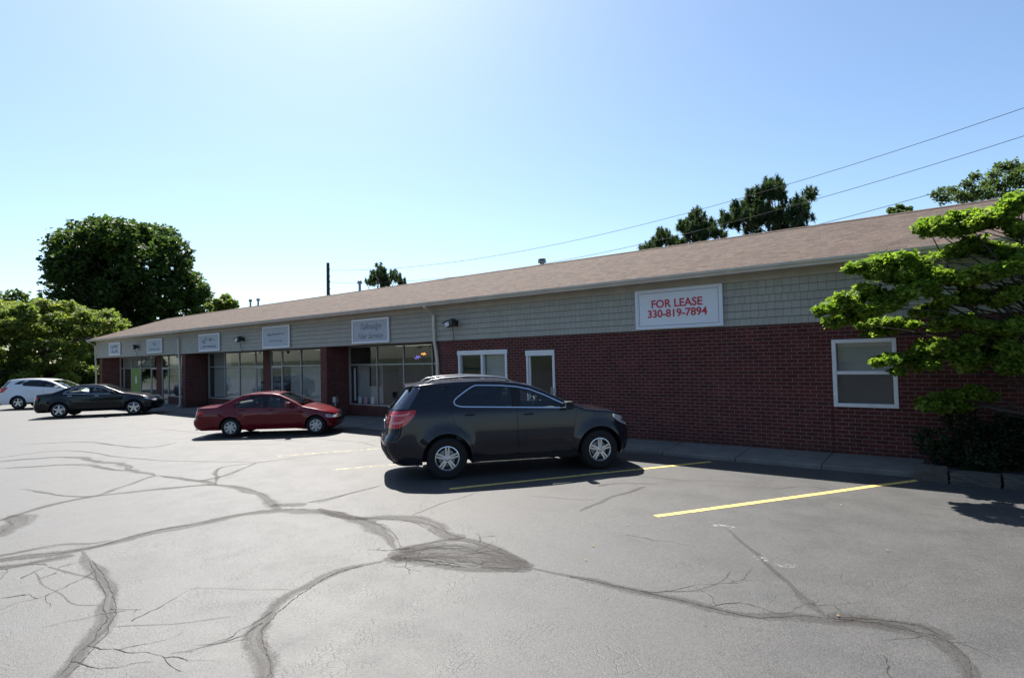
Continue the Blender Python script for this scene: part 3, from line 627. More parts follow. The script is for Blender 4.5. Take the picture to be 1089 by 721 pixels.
# ------------------------------------------------------------------ vegetation
def leafcloud(name, clumps, n, size, m, parent, seed=0, up=.6, elong=1.0, shell=.55, mode='leaf'):
    """clumps: (centre, (rx,ry,rz)); n leaves in all, shared by area"""
    r=np.random.RandomState(seed); ar=np.array([c[1][0]*c[1][2]+c[1][0]*c[1][1] for c in clumps]); cnt=np.maximum(3,(n*ar/ar.sum()).astype(int))
    P=[];T=[];Dd=[]
    for (c,rad),k in zip(clumps,cnt):
        d=r.normal(size=(k,3)); d/=np.linalg.norm(d,axis=1)[:,None]; rad_=r.uniform(shell,1.,size=(k,1))**.8*(1+.18*np.sin(d[:,:1]*7+seed)+.12*np.sin(d[:,2:3]*11))
        Dd.append(d); P.append(np.array(c)+d*rad_*np.array(rad)); T.append(np.clip(r.uniform(0,1,size=k)*.8+r.uniform(-.15,.2),0,1))
    P=np.concatenate(P);T=np.concatenate(T); K=len(P)
    nrm=r.normal(size=(K,3)); nrm[:,2]=np.abs(nrm[:,2])+up; nrm/=np.linalg.norm(nrm,axis=1)[:,None]
    a=np.cross(nrm,r.normal(size=(K,3))); 
    if mode=='needle': a=r.normal(size=(K,3))*.55+np.concatenate(Dd)*1.0; a[:,2]+=.75
    a/=np.linalg.norm(a,axis=1)[:,None]; b=np.cross(nrm,a); b/=np.linalg.norm(b,axis=1)[:,None]
    s=size*r.uniform(.6,1.35,size=(K,1)); wd=s*.5/elong
    v0=P-a*s*.5; v1=P+b*wd+nrm*s*.08; v2=P+a*s*.5-nrm*s*.12; v3=P-b*wd+nrm*s*.08
    V=np.stack([v0,v1,v2,v3],1).reshape(-1,3).astype(np.float32)
    me=bpy.data.meshes.new(name); me.vertices.add(4*K); me.vertices.foreach_set('co',V.ravel()); me.loops.add(4*K); me.loops.foreach_set('vertex_index',np.arange(4*K,dtype=np.int32))
    me.polygons.add(K); me.polygons.foreach_set('loop_start',np.arange(0,4*K,4,dtype=np.int32)); me.polygons.foreach_set('loop_total',np.full(K,4,dtype=np.int32))
    at_=me.attributes.new('tone','FLOAT','FACE'); at_.data.foreach_set('value',T.astype(np.float32))
    me.materials.append(m); me.update(); me.validate()
    o=bpy.data.objects.new(name,me); col.objects.link(o); o.parent=parent; return o
def limbs(name, base, top, r0, targets, parent, seed=0, droop=0.):
    rr=random.Random(seed); b=MB(); base=Vector(base); top=Vector(top)
    ts=[base.lerp(top,t)+Vector((rr.uniform(-1,1),rr.uniform(-1,1),0))*r0*.7*(1 if 0<t<1 else 0) for t in fan(0,1,6)]
    b.tube(ts,[r0*(1.35 if i==0 else 1-.75*i/6) for i in range(7)],9)
    for tg in targets:
        tg=Vector(tg); k=rr.uniform(.35,.95); st=base.lerp(top,k); 
        if st.z>tg.z-.05*(top-base).length: st=base.lerp(top,max(.25,min(.9,(tg.z-base.z)/(top.z-base.z)*rr.uniform(.6,.85))))
        mid=st.lerp(tg,.5)+Vector((rr.uniform(-.1,.1),rr.uniform(-.1,.1),.06))*(tg-st).length
        rad=r0*(1-.75*k)*.55
        b.tube([st,st.lerp(mid,.5)+Vector((0,0,.03)),mid,tg.lerp(mid,.4),tg],[rad,rad*.8,rad*.6,rad*.4,rad*.15],5)
    return b.build(name,M_bark,parent,smooth=60)
def tree(name, label, base, clumps, n, size, lm, trunk_r, seed, cat='tree', top=None, group=None, up=.6, elong=1., mode='leaf', shell=.5, ntg=26):
    base=Vector(base); e=empty(name,base,label=label,cat=cat,group=group)
    cl=[(Vector(c)-base,rad) for c,rad in clumps]
    zc=max(c.z for c,_ in cl); cm=sum((c for c,_ in cl),Vector())/len(cl)
    tp=Vector(top)-base if top else Vector((cm.x,cm.y,zc*.9)); tg=[c for c,_ in cl]; random.Random(seed).shuffle(tg)
    limbs('trunk',(0,0,-.2),tp,trunk_r,tg[:ntg],e,seed)
    leafcloud('crown',[(tuple(c),r_) for c,r_ in cl],n,size,lm,e,seed,up,elong,shell,mode)
    return e
def ballclumps(c, rad, n, cr, seed, flat=.8, hollow=.55):
    rr=np.random.RandomState(seed); out=[]
    for i in range(n):
        d=rr.normal(size=3); d/=np.linalg.norm(d); d[2]=d[2] if d[2]>-.5 else -d[2]; k=rr.uniform(hollow,.95)
        q=rr.uniform(.7,1.3)*cr; out.append((Vector((c[0]+d[0]*rad[0]*k,c[1]+d[1]*rad[1]*k,c[2]+d[2]*rad[2]*k)),(q,q,q*flat)))
    return out
def tr(px,py,rpx,dist,rr,depth,flat=.8):      # a traced clump: pixel circle at its own distance
    dd=dist+rr.uniform(-depth,depth); c=at(px,py,dd); q=rpx*dd/F; return (c,(q,q,q*flat))
rr=random.Random(11)
# big dark maple beyond the far end
cl=[]
for x,y,q in ((75,262,18),(95,252,18),(120,250,20),(145,252,18),(168,255,18),(185,268,16),(70,280,17),(62,292,10),(90,280,22),(120,278,26),(150,280,24),(180,285,16),(196,282,8),(80,305,22),(110,310,26),(140,312,26),(168,315,22),(195,305,20),(212,312,12),(214,322,12),(75,330,20),(100,345,24),(130,350,24),(165,345,24),(195,335,18),(60,345,16),(85,360,22),(110,370,24),(150,366,20),(95,262,12),(110,243,7),(135,243,7),(150,244,6),(64,268,7),(56,276,5),(183,258,7),(205,296,8),(80,250,6)):
    cl.append(tr(x,y,q,80,rr,4.5))
    for k in range(3): cl.append(tr(x+rr.uniform(-1,1)*q,y+rr.uniform(-1,1)*q*.8,q*rr.uniform(.28,.45),80,rr,5.5))
g_=at(135,415,80); tree('maple_tree','huge dark green rounded tree rising behind the left end of the building',(g_.x,g_.y,gz(g_.x,g_.y)),cl,60000,.42,L_maple,.5,2,shell=.55)
# light green layered tree
cl=[]; 
for i in range(260):
    x=rr.uniform(-45,135); top=322+ (0.0016*(x-45)**2 if x>45 else .0007*(x-45)**2)+rr.uniform(0,7); t=rr.random()**1.3; y=top+t*(410-top)
    if x>108 and y>366: continue
    cl.append(tr(x,y,rr.uniform(5,9),58,rr,5,.7))
for x,y,q in ((100,352,9),(115,350,9),(128,346,7),(110,360,8),(78,330,10),(60,326,10),(30,330,10),(45,322,8)): cl.append(tr(x,y,q,58,rr,3,.5))
g_=at(55,418,58); tree('spreading_tree','light green spreading tree with layered boughs beside the left end of the building',(g_.x,g_.y,gz(g_.x,g_.y)),cl,85000,.20,L_light,.28,4,shell=.02,up=1.1,ntg=40)
cl=[tr(x,y,q,100,rr,4) for x,y,q in ((5,322,6),(18,318,9),(16,330,9),(35,328,6),(44,322,5),(-15,325,14),(5,345,16),(30,345,12))]
g_=at(10,405,100); tree('distant_tree','small bluish green tree showing over the spreading tree at the left edge',(g_.x,g_.y,gz(g_.x,g_.y)),cl,4500,.45,L_loc,.3,6)
cl=[tr(x,y,q,66,rr,1.5) for x,y,q in ((232,322,5),(240,317,5),(246,323,6),(236,329,7),(222,326,4),(247,331,6),(228,335,6))]
g_=at(238,395,66); tree('young_tree','small bright green tree peeking over the roof right of the dark maple',(g_.x,g_.y,gz(g_.x,g_.y)),cl,2500,.3,L_light,.15,7)
# hedge and shrubs behind the white car
cl=[]
for i in range(50): cl.append(tr(rr.uniform(-60,118),rr.uniform(388,412),rr.uniform(8,13),60,rr,1.5))
g_=at(30,425,60); tree('hedge','dark untrimmed hedge behind the white car at the left edge',(g_.x,g_.y,gz(g_.x,g_.y)),cl,14000,.2,L_maple,.12,8,cat='hedge',ntg=14)
for i,(x,q,lab) in enumerate(((22,7,'bright green shrub just above the white car'),(68,6,'bright green shrub above the black sedan trunk'))):
    cl=[tr(x+rr.uniform(-8,8),404+rr.uniform(-6,8),q,53,rr,.6) for _ in range(6)]; g_=at(x,420,53); tree('shrub',lab,(g_.x,g_.y,gz(g_.x,g_.y)),cl,2200,.16,L_light,.05,20+i,cat='shrub',group='bright shrubs by the hedge',ntg=6)
# pines behind the roof
def pine(label, clumps, dist, seed, basepx, n):
    r2=random.Random(seed); cl=[]
    for x,y,q in clumps:
        cl.append(tr(x,y,q*.58,dist,r2,1.2,1.2))
        for k in range(9):
            a=r2.uniform(0,6.28); kk=r2.uniform(.75,1.2); cl.append(tr(x+math.cos(a)*q*kk,y+math.sin(a)*q*kk*.9-q*.15,q*r2.uniform(.09,.20),dist,r2,1.5,3.2))
    g_=at(basepx,400,dist); tree('pine_tree',label,(g_.x,g_.y,gz(g_.x,g_.y)),cl,int(n*1.5),.42,L_pine,.22,seed,group='pines behind the roof',elong=8,mode='needle',shell=.1,ntg=22)
pine('largest dark pine with forked top rising behind the roof',[(815,203,11),(806,213,12),(822,197,9),(830,207,10),(795,222,13),(812,228,15),(780,236,11),(773,231,6),(800,240,12),(826,228,12),(833,240,12),(845,225,9),(852,216,8),(860,208,6),(864,205,5),(856,230,9),(850,240,9),(768,238,4),(786,226,8)],36,31,812,15000)
pine('mid sized pine left of the largest pine behind the roof',[(742,226,4),(744,236,8),(735,244,9),(750,243,9),(727,238,4),(724,243,4),(760,248,8),(742,252,10),(768,250,4),(735,232,4)],36,32,744,6500)
pine('low pine tops just breaking the roofline left of the mid sized pine',[(704,249,5),(700,257,6),(709,256,6),(695,260,5),(718,256,5),(690,263,4),(725,258,4),(683,264,3)],38,33,704,3600)
pine('pair of small bluish pine tips above the roof near the roof vent',[(404,285,4),(404,292,6),(398,297,6),(410,296,7),(421,296,5),(420,291,3),(394,300,5),(426,301,5),(408,301,6),(397,290,3)],48,34,410,5000)
cl=[tr(x,y,q,34,rr,1.2,.7) for x,y,q in ((996,207,6),(1004,211,8),(1012,203,7),(1022,208,9),(1030,196,7),(1036,188,6),(1030,211,9),(1042,205,9),(1050,196,8),(1056,186,7),(1064,178,7),(1074,176,7),(1082,181,9),(1075,190,9),(1062,200,9),(1086,195,9),(1098,180,11),(1104,196,12),(1050,210,8),(1070,207,8),(1116,190,12),(1000,202,4))]
g_=at(1060,400,34); tree('locust_tree','feathery green tree above the roof at the right edge',(g_.x,g_.y,gz(g_.x,g_.y)),cl,8000,.11,L_loc,.10,35,shell=.05)
cl=[tr(x,y,q,40,rr,.6,.7) for x,y,q in ((948,224,4),(957,221,4),(966,223,4),(953,228,5),(962,228,5))]
g_=at(957,400,40); tree('small_tree','tiny treetop just over the ridge left of the feathery tree',(g_.x,g_.y,gz(g_.x,g_.y)),cl,900,.16,L_loc,.1,36)
# dogwood in front of the wall, crown in tiers
def dg(px,py,Y,rp,fl=.42): 
    c=onY(px,py,Y); q=rp*(c-CAM).length/F; return (c,(q*1.5,q*1.4,q*fl*1.9))
D=[]
r3=random.Random(77)
tiers=[(-1.5,[(993,240,11),(1006,243,10),(1016,236,11),(1028,240,11),(1040,236,11),(1050,233,11),(1062,229,11),(1072,220,9),(1082,214,8),(1077,244,9),(1087,212,8)],.55),
(-1.1,[(1033,262,11),(1015,268,9),(1000,272,8),(1048,268,11),(1062,272,10),(1080,270,10)],.5),
(-1.9,[(900,285,8),(912,286,9),(926,281,10),(940,281,10),(952,277,9),(964,277,9),(972,284,9),(930,292,9),(950,296,9),(966,297,9)],.55),
(-1.7,[(993,293,11),(1008,296,11),(1022,296,11),(1038,296,11),(1052,292,11),(1066,288,10),(1078,284,10),(1090,280,10),(985,300,10)],.5),
(-2.0,[(873,331,8),(884,326,9),(896,320,9),(908,314,9),(922,310,9),(936,316,9),(884,342,8),(898,339,9),(912,334,9),(928,331,10),(942,324,10),(955,318,10),(968,311,10),(982,307,10),(905,325,9)],.55),
(-1.5,[(977,333,8),(992,331,9),(1006,322,9),(1024,318,9),(1044,316,9),(1064,312,10),(1084,308,10),(1060,322,8)],.45),
(-1.6,[(998,346,8),(1012,343,9),(1028,343,9),(1042,347,9),(1056,350,9),(1072,350,10),(1086,346,10)],.5),
(-1.0,[(930,346,8),(945,350,8),(916,345,7),(927,357,7),(950,340,8),(965,345,8)],.45),
(-1.35,[(936,385,7),(950,383,9),(962,383,9),(956,396,7),(975,376,10),(990,372,10),(1005,376,11),(1022,377,11),(1040,378,11),(1055,381,10),(1072,378,11),(1086,376,10),(1001,366,9),(1037,364,10),(1064,366,9),(985,388,9),(1030,388,9),(1075,390,9)],.5),
(-.8,[(992,431,9),(1004,424,10),(1018,421,10),(1035,416,9),(1008,436,9),(1025,432,9),(1048,420,8)],.45)]
for Y,L,fl in tiers:
    for x,y,q in L:
        for k in range(5): D.append(dg(x+r3.uniform(-.9,.9)*q,y+r3.uniform(-.45,.35)*q,Y+r3.uniform(-.4,.35),q*r3.uniform(.42,.68),fl))
for i in range(46):      # the half of the crown beyond the picture's edge
    a=r3.uniform(0,6.28); k=r3.uniform(.2,1)**.6; x=1.75+1.9*math.cos(a)*k; y=-1.2+.75*math.sin(a)*k; z=r3.choice((1.7,2.3,2.8,3.2,3.6,4.0))+r3.uniform(-.1,.1)
    if x>1.15: D.append((Vector((x,y,z)),(.3,.28,.12)))
base=Vector((1.02,-.85,bz(1)+.02))
tree('dogwood_tree','bright green layered small tree in front of the brick wall at the right edge',base,D,165000,.056,L_dog,.075,41,top=(1.15,-1.2,3.5),shell=.1,up=.9,ntg=90,elong=.85)
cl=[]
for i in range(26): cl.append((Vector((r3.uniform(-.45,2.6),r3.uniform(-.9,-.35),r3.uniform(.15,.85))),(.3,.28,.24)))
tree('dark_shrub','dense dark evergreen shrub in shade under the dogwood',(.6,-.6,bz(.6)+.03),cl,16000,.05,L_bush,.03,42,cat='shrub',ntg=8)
# fallen leaves
b=MB(); r4=random.Random(9)
for i in range(14):
    q=gnd(r4.uniform(620,1080),530+185*r4.random()**1.5) ; s_=r4.uniform(.008,.018); a=r4.uniform(0,6.28)
    b.face([(q.x+math.cos(a+t)*s_,q.y+math.sin(a+t)*s_*(.6 if t in(1.57,4.71) else 1),gz(q.x,q.y)+.012+.008*(t in (0,3.14))) for t in (0,1.57,3.14,4.71)])
tag(b.build('fallen_leaves',mat('dry_leaf',(.42,.27,.10),.8)),kind='stuff',label='scattered dry leaves on the asphalt',cat='leaves')

# utility poles and wires
def upole(x,y,label,h=9.8,lean=.0):
    s=empty('utility_pole',(x,y,gz(x,y)),label=label,cat='utility pole'); z=-gz(x,y)
    b=MB(); b.tube([(0,0,-.3),(lean,0,h+z)],[.17,.12],12); b.build('pole',M_wood,s,smooth=60)
    for zz in (9.2,8.2,7.15):
        b=MB()
        for dz,dx in ((.0,.25),(-.45,.3)): b.tube([(.1,0,zz+z+.1+dz),(.1+dx,0,zz+z+dz*1.25)],[.05,.03],6)
        b.tube([(.05,0,zz+z+.15),(.35,0,zz+z+.05)],[.035,.05],6); b.build('insulator',M_dark,s)
upole(-39.35,14,'dark wooden utility pole standing behind the middle of the roof',9.75,.15)
upole(16,14,'second wooden utility pole beyond the right edge',13.2)
for z0,lab in ((8.1,'topmost overhead wire running behind the roof'),(7.13,'middle overhead wire running behind the roof'),(6.05,'lowest overhead wire running behind the roof')):
    b=MB(); b.tube([(x,14,z0+.0036*(x+22)**2) for x in fan(-39.0,16,40)],.011,5); tag(b.build('overhead_wire',M_wire),lab,'wire','overhead wires')

# ------------------------------------------------------------------ cars
def interp(pts, x):
    if x<=pts[0][0]: return pts[0][1]
    for (a,b),(c,d) in zip(pts[:-1],pts[1:]):
        if x<=c: t=(x-a)/(c-a) if c>a else 0; return b+(d-b)*t
    return pts[-1][1]
def resample_poly(poly, step):
    out=[]
    for i,(a,b) in enumerate(poly):
        c,d=poly[(i+1)%len(poly)]; n=max(1,int(math.hypot(c-a,d-b)/step))
        out += [(a+(c-a)*k/n,b+(d-b)*k/n) for k in range(n)]
    return out
def round_poly(poly, it=2, k=.22):
    for _ in range(it):
        o=[]
        for i,(a,b) in enumerate(poly):
            c,d=poly[(i+1)%len(poly)]; L=math.hypot(c-a,d-b); kk=min(k,.05/max(L,1e-6)) if L>.12 else k
            o += [(a+(c-a)*kk,b+(d-b)*kk),(a+(c-a)*(1-kk),b+(d-b)*(1-kk))]
        poly=o
    return poly
def inside(p, poly):
    x,z=p; r=False; n=len(poly); j=n-1
    for i in range(n):
        xi,zi=poly[i]; xj,zj=poly[j]
        if (zi>z)!=(zj>z) and x<(xj-xi)*(z-zi)/(zj-zi)+xi: r=not r
        j=i
    return r
def offset_poly(poly, d):
    n=len(poly); ar=sum(poly[i][0]*poly[(i+1)%n][1]-poly[(i+1)%n][0]*poly[i][1] for i in range(n)); s=1 if ar>0 else -1; out=[]
    for i in range(n):
        a=Vector(poly[i-1]); b=Vector(poly[i]); c=Vector(poly[(i+1)%n]); t=(c-a)
        if t.length<1e-9: out.append(tuple(b)); continue
        t.normalize(); out.append((b.x+t.y*d*s,b.y-t.x*d*s))
    return out
class Car:
    def __init__(s, sp):
        s.__dict__.update(sp)
        s.topz=lambda x: s.spl(s.top,x)
        s.zN=s.top[-1][1]; s.zT=s.top[0][1]
    def spl(s, pts, x): return interp(pts,x)
    def xn(s,z): return interp(s.nose,z)
    def xt(s,z): return interp(s.tail,z)
    def rr(s,x):
        d=min(x-s.top[0][0], s.top[-1][0]-x); return max(.002, s.rad*min(1,max(0,d)/.25)**.5)
    def W(s,x,z):
        zz=max(z,.0); w=s.hw
        if zz<.62: w-= s.tuck*((.62-zz)/.4)**2
        if zz>.62:
            b=s.belt; w-= .035*min(1,(min(zz,b)-.62)/(b-.62))**1.5
            if zz>b: w-= s.tumble*(zz-b)
        if s.arch+.1<x<s.wb-s.arch-.1: w-=.016*math.exp(-((z-.50)/.06)**2)*min(1,(x-s.arch-.1)/.2,(s.wb-s.arch-.1-x)/.2)
        for ax in (0,s.wb):
            d=math.hypot(x-ax,z-s.wr); ra=s.arch
            w+= .028*math.exp(-((d-ra)/.09)**2) if d>ra-.02 else .028
        # greenhouse narrows to the rear and front a little
        return w
    def end(s,x,z):
        f=1
        for d,a,n in ((s.xn(z)-x,s.na,s.nn),(x-s.xt(z),s.ta,s.tn)):
            if d<a: k=max(0,min(1,d/a)); f=min(f,(max(0,1-(1-k)**n))**(1/n))
        return f
    def f(s,x,z): return s.W(x,z)*s.end(x,z)
    def tailx(s,y,z,o=0):
        w=s.W(s.xt(z)+s.ta,z); k=min(.999,abs(y)/w); return s.xt(z)+s.ta*(1-(1-k**s.tn)**(1/s.tn))-o
    def nosex(s,y,z,o=0):
        w=s.W(s.xn(z)-s.na,z); k=min(.999,abs(y)/w); return s.xn(z)-s.na*(1-(1-k**s.nn)**(1/s.nn))+o
    def ztop(s,x): return s.topz(x)-s.rr(x)
    def clampz(s,poly,m): return [(x,min(z,s.ztop(x)-m)) for x,z in poly]
    def panel(s, b, poly, side, off=0, holes=(), step=.07, ends=False, m=0, rs=.05):
        poly=resample_poly(poly,rs); hs=[resample_poly(h,rs) for h in holes]
        V=[Vector(p) for p in poly]; E=[(i,(i+1)%len(poly)) for i in range(len(poly))]
        for h in hs:
            k=len(V); V+= [Vector(p) for p in h]; E+= [(k+i,k+(i+1)%len(h)) for i in range(len(h))]
        xs=[p[0] for p in poly]; zs=[p[1] for p in poly]; pts=[]
        x=min(xs)+step*.5
        while x<max(xs):
            z=min(zs)+step*.45
            while z<max(zs): pts.append((x,z)); z+=step
            x+=step
        if ends:
            z=min(zs)
            while z<max(zs):
                for d in (.0015,.006,.014,.027,.045,.07,.10,.14,.18,.23,.29,.36,.44):
                    if d<s.na+.02: pts.append((s.xn(z)-d,z))
                    if d<s.ta+.02: pts.append((s.xt(z)+d,z))
                z+=.045
        def near(p):
            return any((p[0]-q[0])**2+(p[1]-q[1])**2<.00012 for q in allb)
        allb=poly+[q for h in hs for q in h]
        for p_ in pts:
            if inside(p_,poly) and not any(inside(p_,h) for h in hs) and not near(p_): V.append(Vector(p_))
        vo,_,fo,_,_,_=delaunay_2d_cdt(V,E,[],0,1e-6)
        base=len(b.v)
        for v in vo: b.v.append((v.x,side*(max(0,s.f(v.x,v.y)+off)),v.y))
        for f in fo:
            c=sum((vo[i] for i in f),Vector((0,0)))/len(f)
            if inside(c,poly) and not any(inside(c,h) for h in hs): b.f.append(tuple(base+i for i in f)); b.m.append(m)
def build_car(name, label, sp, loc, ang, group='cars parked in front of the shops'):
    c=Car(sp); root=empty(name,loc,ang,label=label,cat='car',group=group); P=sp['paint']
    # lot slopes slightly: tilt with it
    u=Vector((math.cos(ang),math.sin(ang))); root.rotation_euler=(math.atan(GY*u.x*-1+GX*-u.y)*1.0,-math.atan(GX*u.x-GY*u.y),ang)
    # ---- side outline with arches
    zb=c.sill; bot=[]
    x0,x1=c.xt(zb),c.xn(zb); ra=c.arch
    def arch(ax):
        h=zb-c.wr; a0=math.acos(max(-1,min(1,h/ra))) if abs(h)<ra else math.pi/2
        th=[math.pi/2+a0-2*a0*k/16 for k in range(17)]
        th=[math.pi+math.asin(-h/ra)-(math.pi+2*math.asin(-h/ra))*k/18 for k in range(19)]
        return [(ax+ra*math.cos(t),c.wr+ra*math.sin(t)) for t in th]
    A0,A1=arch(0),arch(c.wb)
    TX=[t[0] for t in c.top]; xs=sorted(set([round(v,4) for v in fan(TX[0],TX[-1],64)]+[round(t,4) for t in TX]+[round(TX[-1]-d,4) for d in (.005,.015,.03,.05)]+[round(TX[0]+d,4) for d in (.005,.015,.03,.05)]))
    outline=[(x0,zb)]+A0+A1+[(x1,zb)]+[(x,z) for z,x in c.nose if zb<z<c.zN-.01]+[(x,c.ztop(x)) for x in xs[::-1]]+[(x,z) for z,x in c.tail[::-1] if zb<z<c.zT-.01]
    doors=[c.clampz(round_poly(d),.004) for d in c.doors]; wins=[c.clampz(round_poly(d),.035) for d in c.wins]; qw=[c.clampz(round_poly(d),.02) for d in c.quarter]
    lamps_=[round_poly(l) for l in (c.tl,c.hl)]
    b=MB()
    for sd in (-1,1): c.panel(b,outline,sd,0,holes=doors+qw,ends=True,step=.075)
    # ---- top skin
    V=[1,.97,.92,.86,.6,.3,0,-.3,-.6,-.86,-.92,-.97,-1]
    gl=MB(); gl2=MB(); rows=[]
    for x in xs:
        zt=c.topz(x); r=c.rr(x); y1=c.f(x,zt-r); y0=max(0,y1-r*1.1); inw=c.crown if not(c.rg[0]<x<c.rg[1]) else c.crown*.8
        row=[]
        for k in range(5): t=k/4*math.pi/2; row.append((x,-(y0+(y1-y0)*math.cos(t)) if k<4 else -y0,zt-r+r*math.sin(t)))
        for v in V[1:-1]: row.append((x,-y0*v,zt+inw*(1-v*v)*min(1,y0/.4)))
        for k in range(4,-1,-1): t=k/4*math.pi/2; row.append((x,(y0+(y1-y0)*math.cos(t)) if k<4 else y0,zt-r+r*math.sin(t)))
        rows.append(row)
    n=len(rows[0])
    for i in range(len(rows)-1):
        xm=(xs[i]+xs[i+1])/2
        for j in range(n-1):
            q=[rows[i][j],rows[i][j+1],rows[i+1][j+1],rows[i+1][j]]; mid=6<=j<=n-8
            if mid and c.ws[0]<xm<c.ws[1]: gl.face(q)
            elif mid and c.rg and c.rg[0]<xm<c.rg[1]: gl2.face(q)
            else: b.face(q)
    body=b.build('body',P,root,smooth=38,weld=.0015)
    gl.build('windshield',M_cglass,root,smooth=60,weld=.001)
    if gl2.v: gl2.build('rear_window',M_cglass if not c.suv else M_tint,root,smooth=60,weld=.001)
    # ---- doors with windows
    for sd in (-1,1):
        for di,(d,wv) in enumerate(zip(doors,wins)):
            dd=offset_poly(d,-.004); b=MB(); c.panel(b,dd,sd,.0,holes=[wv],step=.07); do=b.build('door',P,root,smooth=38)
            b=MB(); c.panel(b,offset_poly(wv,.004),sd,-.012,step=.1); b.build('window',M_tint if (c.suv and di==0) else M_cglass,do,smooth=60)
            hx,hz=c.handles[di]; y=sd*c.f(hx,hz); b=MB(); b.box(hx-.09,hx+.09,min(y,y+sd*.035),max(y,y+sd*.035),hz-.014,hz+.016); b.build('handle',c.handle_m,do,bevel=.012)
            if di==1:
                mx,mz=c.mirror; y=sd*(c.f(mx,mz)); b=MB(); b.box(mx-.09,mx+.05,min(y+sd*.06,y+sd*.24),max(y+sd*.06,y+sd*.24),mz-.03,mz+.11); b.box(mx-.04,mx+.02,min(y-sd*.02,y+sd*.1),max(y-sd*.02,y+sd*.1),mz-.02,mz+.02); mo=b.build('mirror',P if not c.darkmirror else M_plast,do,bevel=.03)
                b=MB(); b.box(mx-.097,mx-.092,min(y+sd*.08,y+sd*.22),max(y+sd*.08,y+sd*.22),mz-.01,mz+.09); b.build('mirror_glass',M_chrome,do)
        w0,w1_=c.wins[0],c.wins[1]; un=c.clampz(round_poly([w0[0]]+w1_[1:]+w0[2:]),.033)
        b=MB(); c.panel(b,offset_poly(un,.012),sd,.005,holes=[offset_poly(un,-.006)],step=.5,rs=.03); b.build('window_trim',c.trim,root,smooth=60)
        xa_,xb_=w0[1][0]-.03,w1_[0][0]+.03; b=MB(); c.panel(b,c.clampz([(xa_,w0[1][1]+.004),(xb_,w1_[0][1]+.004),(xb_,w1_[-1][1]+.03),(xa_,w0[2][1]+.03)],.036),sd,.0025,step=.1); b.build('pillar_cover',M_plast,root)
        for q in qw: b=MB(); c.panel(b,q,sd,-.006,step=.1); b.build('quarter_window',M_tint,root,smooth=60)
        # liner behind door gaps, and wheel wells
        b=MB(); lo=[(max(x,c.xt(.5)+.3) if x<0 else min(x,c.xn(.5)-.3),min(z,c.belt-.05)) for x,z in outline]
        lo=[(c.ra0,c.sill+.05),(c.wb-ra-.03,c.sill+.05),(c.wb-ra-.03,c.belt-.1),(c.ra0,c.belt-.1)]; c.panel(b,lo,sd,-.06,step=.3); b.build('inner_panel',M_plast,root)
        for A,ax in ((A0,0),(A1,c.wb)):
            b=MB(); b.grid([[(x,sd*(c.f(x,z)+.001),z) for x,z in A],[(x,sd*(c.hw-.34),z) for x,z in A]])
            b.face([(x,sd*(c.hw-.34),z) for x,z in A]); b.build('wheel_well',M_plast,root)
        # lamps
        b=MB(); c.panel(b,lamps_[0],sd,.006,step=.035,rs=.02); b.build('taillight',M_tail,root,smooth=60)
        b=MB(); c.panel(b,lamps_[1],sd,.006,step=.035,rs=.02); b.build('headlight',M_head,root,smooth=60)
        if c.suv and c.rails:
            for q in ([(-.93,1.155),(-.70,1.175),(-.66,1.20),(-.62,1.20),(-.67,1.145),(-.93,1.125)],[(-.95,1.03),(-.80,1.045),(-.76,1.07),(-.73,1.065),(-.78,1.01),(-.95,.995)]):
                b=MB(); c.panel(b,q,sd,.009,step=.03,rs=.02); b.build('clear_lamp_strip',M_clear,root,smooth=60)
        if c.cladding:
            b=MB(); c.panel(b,[(ra+.01,c.sill),(c.wb-ra-.01,c.sill),(c.wb-ra-.01,c.sill+.10),(ra+.01,c.sill+.10)],sd,.010,step=.1); b.build('side_skirt',M_plast if c.suv else P,root,smooth=60)
        # wheels
        for ax in (0,c.wb): wheel(c,root,ax,sd)
    # underbody, cabin
    b=MB(); b.box(c.xt(.4)+.25,c.xn(.4)-.3,-c.hw+.33,c.hw-.33,c.sill+.02,c.sill+.25); b.build('underbody',M_plast,root)
    b=MB(); b.box(c.ra0+.1,c.wb-.45,-c.hw+.2,c.hw-.2,c.sill+.26,c.sill+.34)
    b.box(c.wb-.75,c.wb-.45,-c.hw+.2,c.hw-.2,c.sill+.3,c.belt-.08); b.box(c.ra0-.0,c.ra0+.1,-c.hw+.2,c.hw-.2,c.sill+.26,c.belt-.05); b.build('cabin_floor',M_plast,root)
    for k,(sx,sw) in enumerate(((c.seatx,.24),)):
        for yy in (-.36,.36):
            b=MB(); b.box(sx-.0,sx+.5,yy-sw,yy+sw,c.sill+.34,c.sill+.5); b.box(-.07,.07,yy-sw,yy+sw,0,c.seath,M=Matrix.Translation((sx,0,c.sill+.4))@Matrix.Rotation(R(-14),4,'Y')); b.box(-.05,.05,yy-.12,yy+.12,c.seath+.02,c.seath+.2,M=Matrix.Translation((sx,0,c.sill+.4))@Matrix.Rotation(R(-14),4,'Y')); b.build('seat',c.seat_m,root,bevel=.04)
    b=MB(); b.box(c.seatx-.95,c.seatx-.8,-.6,.6,c.sill+.34,c.sill+.4+c.seath); b.build('rear_seat',c.seat_m,root,bevel=.05)
    b=MB(); cxs=c.seatx+.72; b.tube([(cxs+.12*math.sin(t)*.5,.36+.18*math.cos(t),c.belt-.02+.17*math.sin(t)) for t in fan(0,6.283,20)],.014,6); b.build('steering_wheel',M_plast,root)
    # rear details
    z=c.platez; b=MB(); xx=c.tailx(.15,z); b.box(xx-.022,xx-.004,-.155,.155,z-.075,z+.075); b.build('license_plate',M_plate,root,bevel=.003)
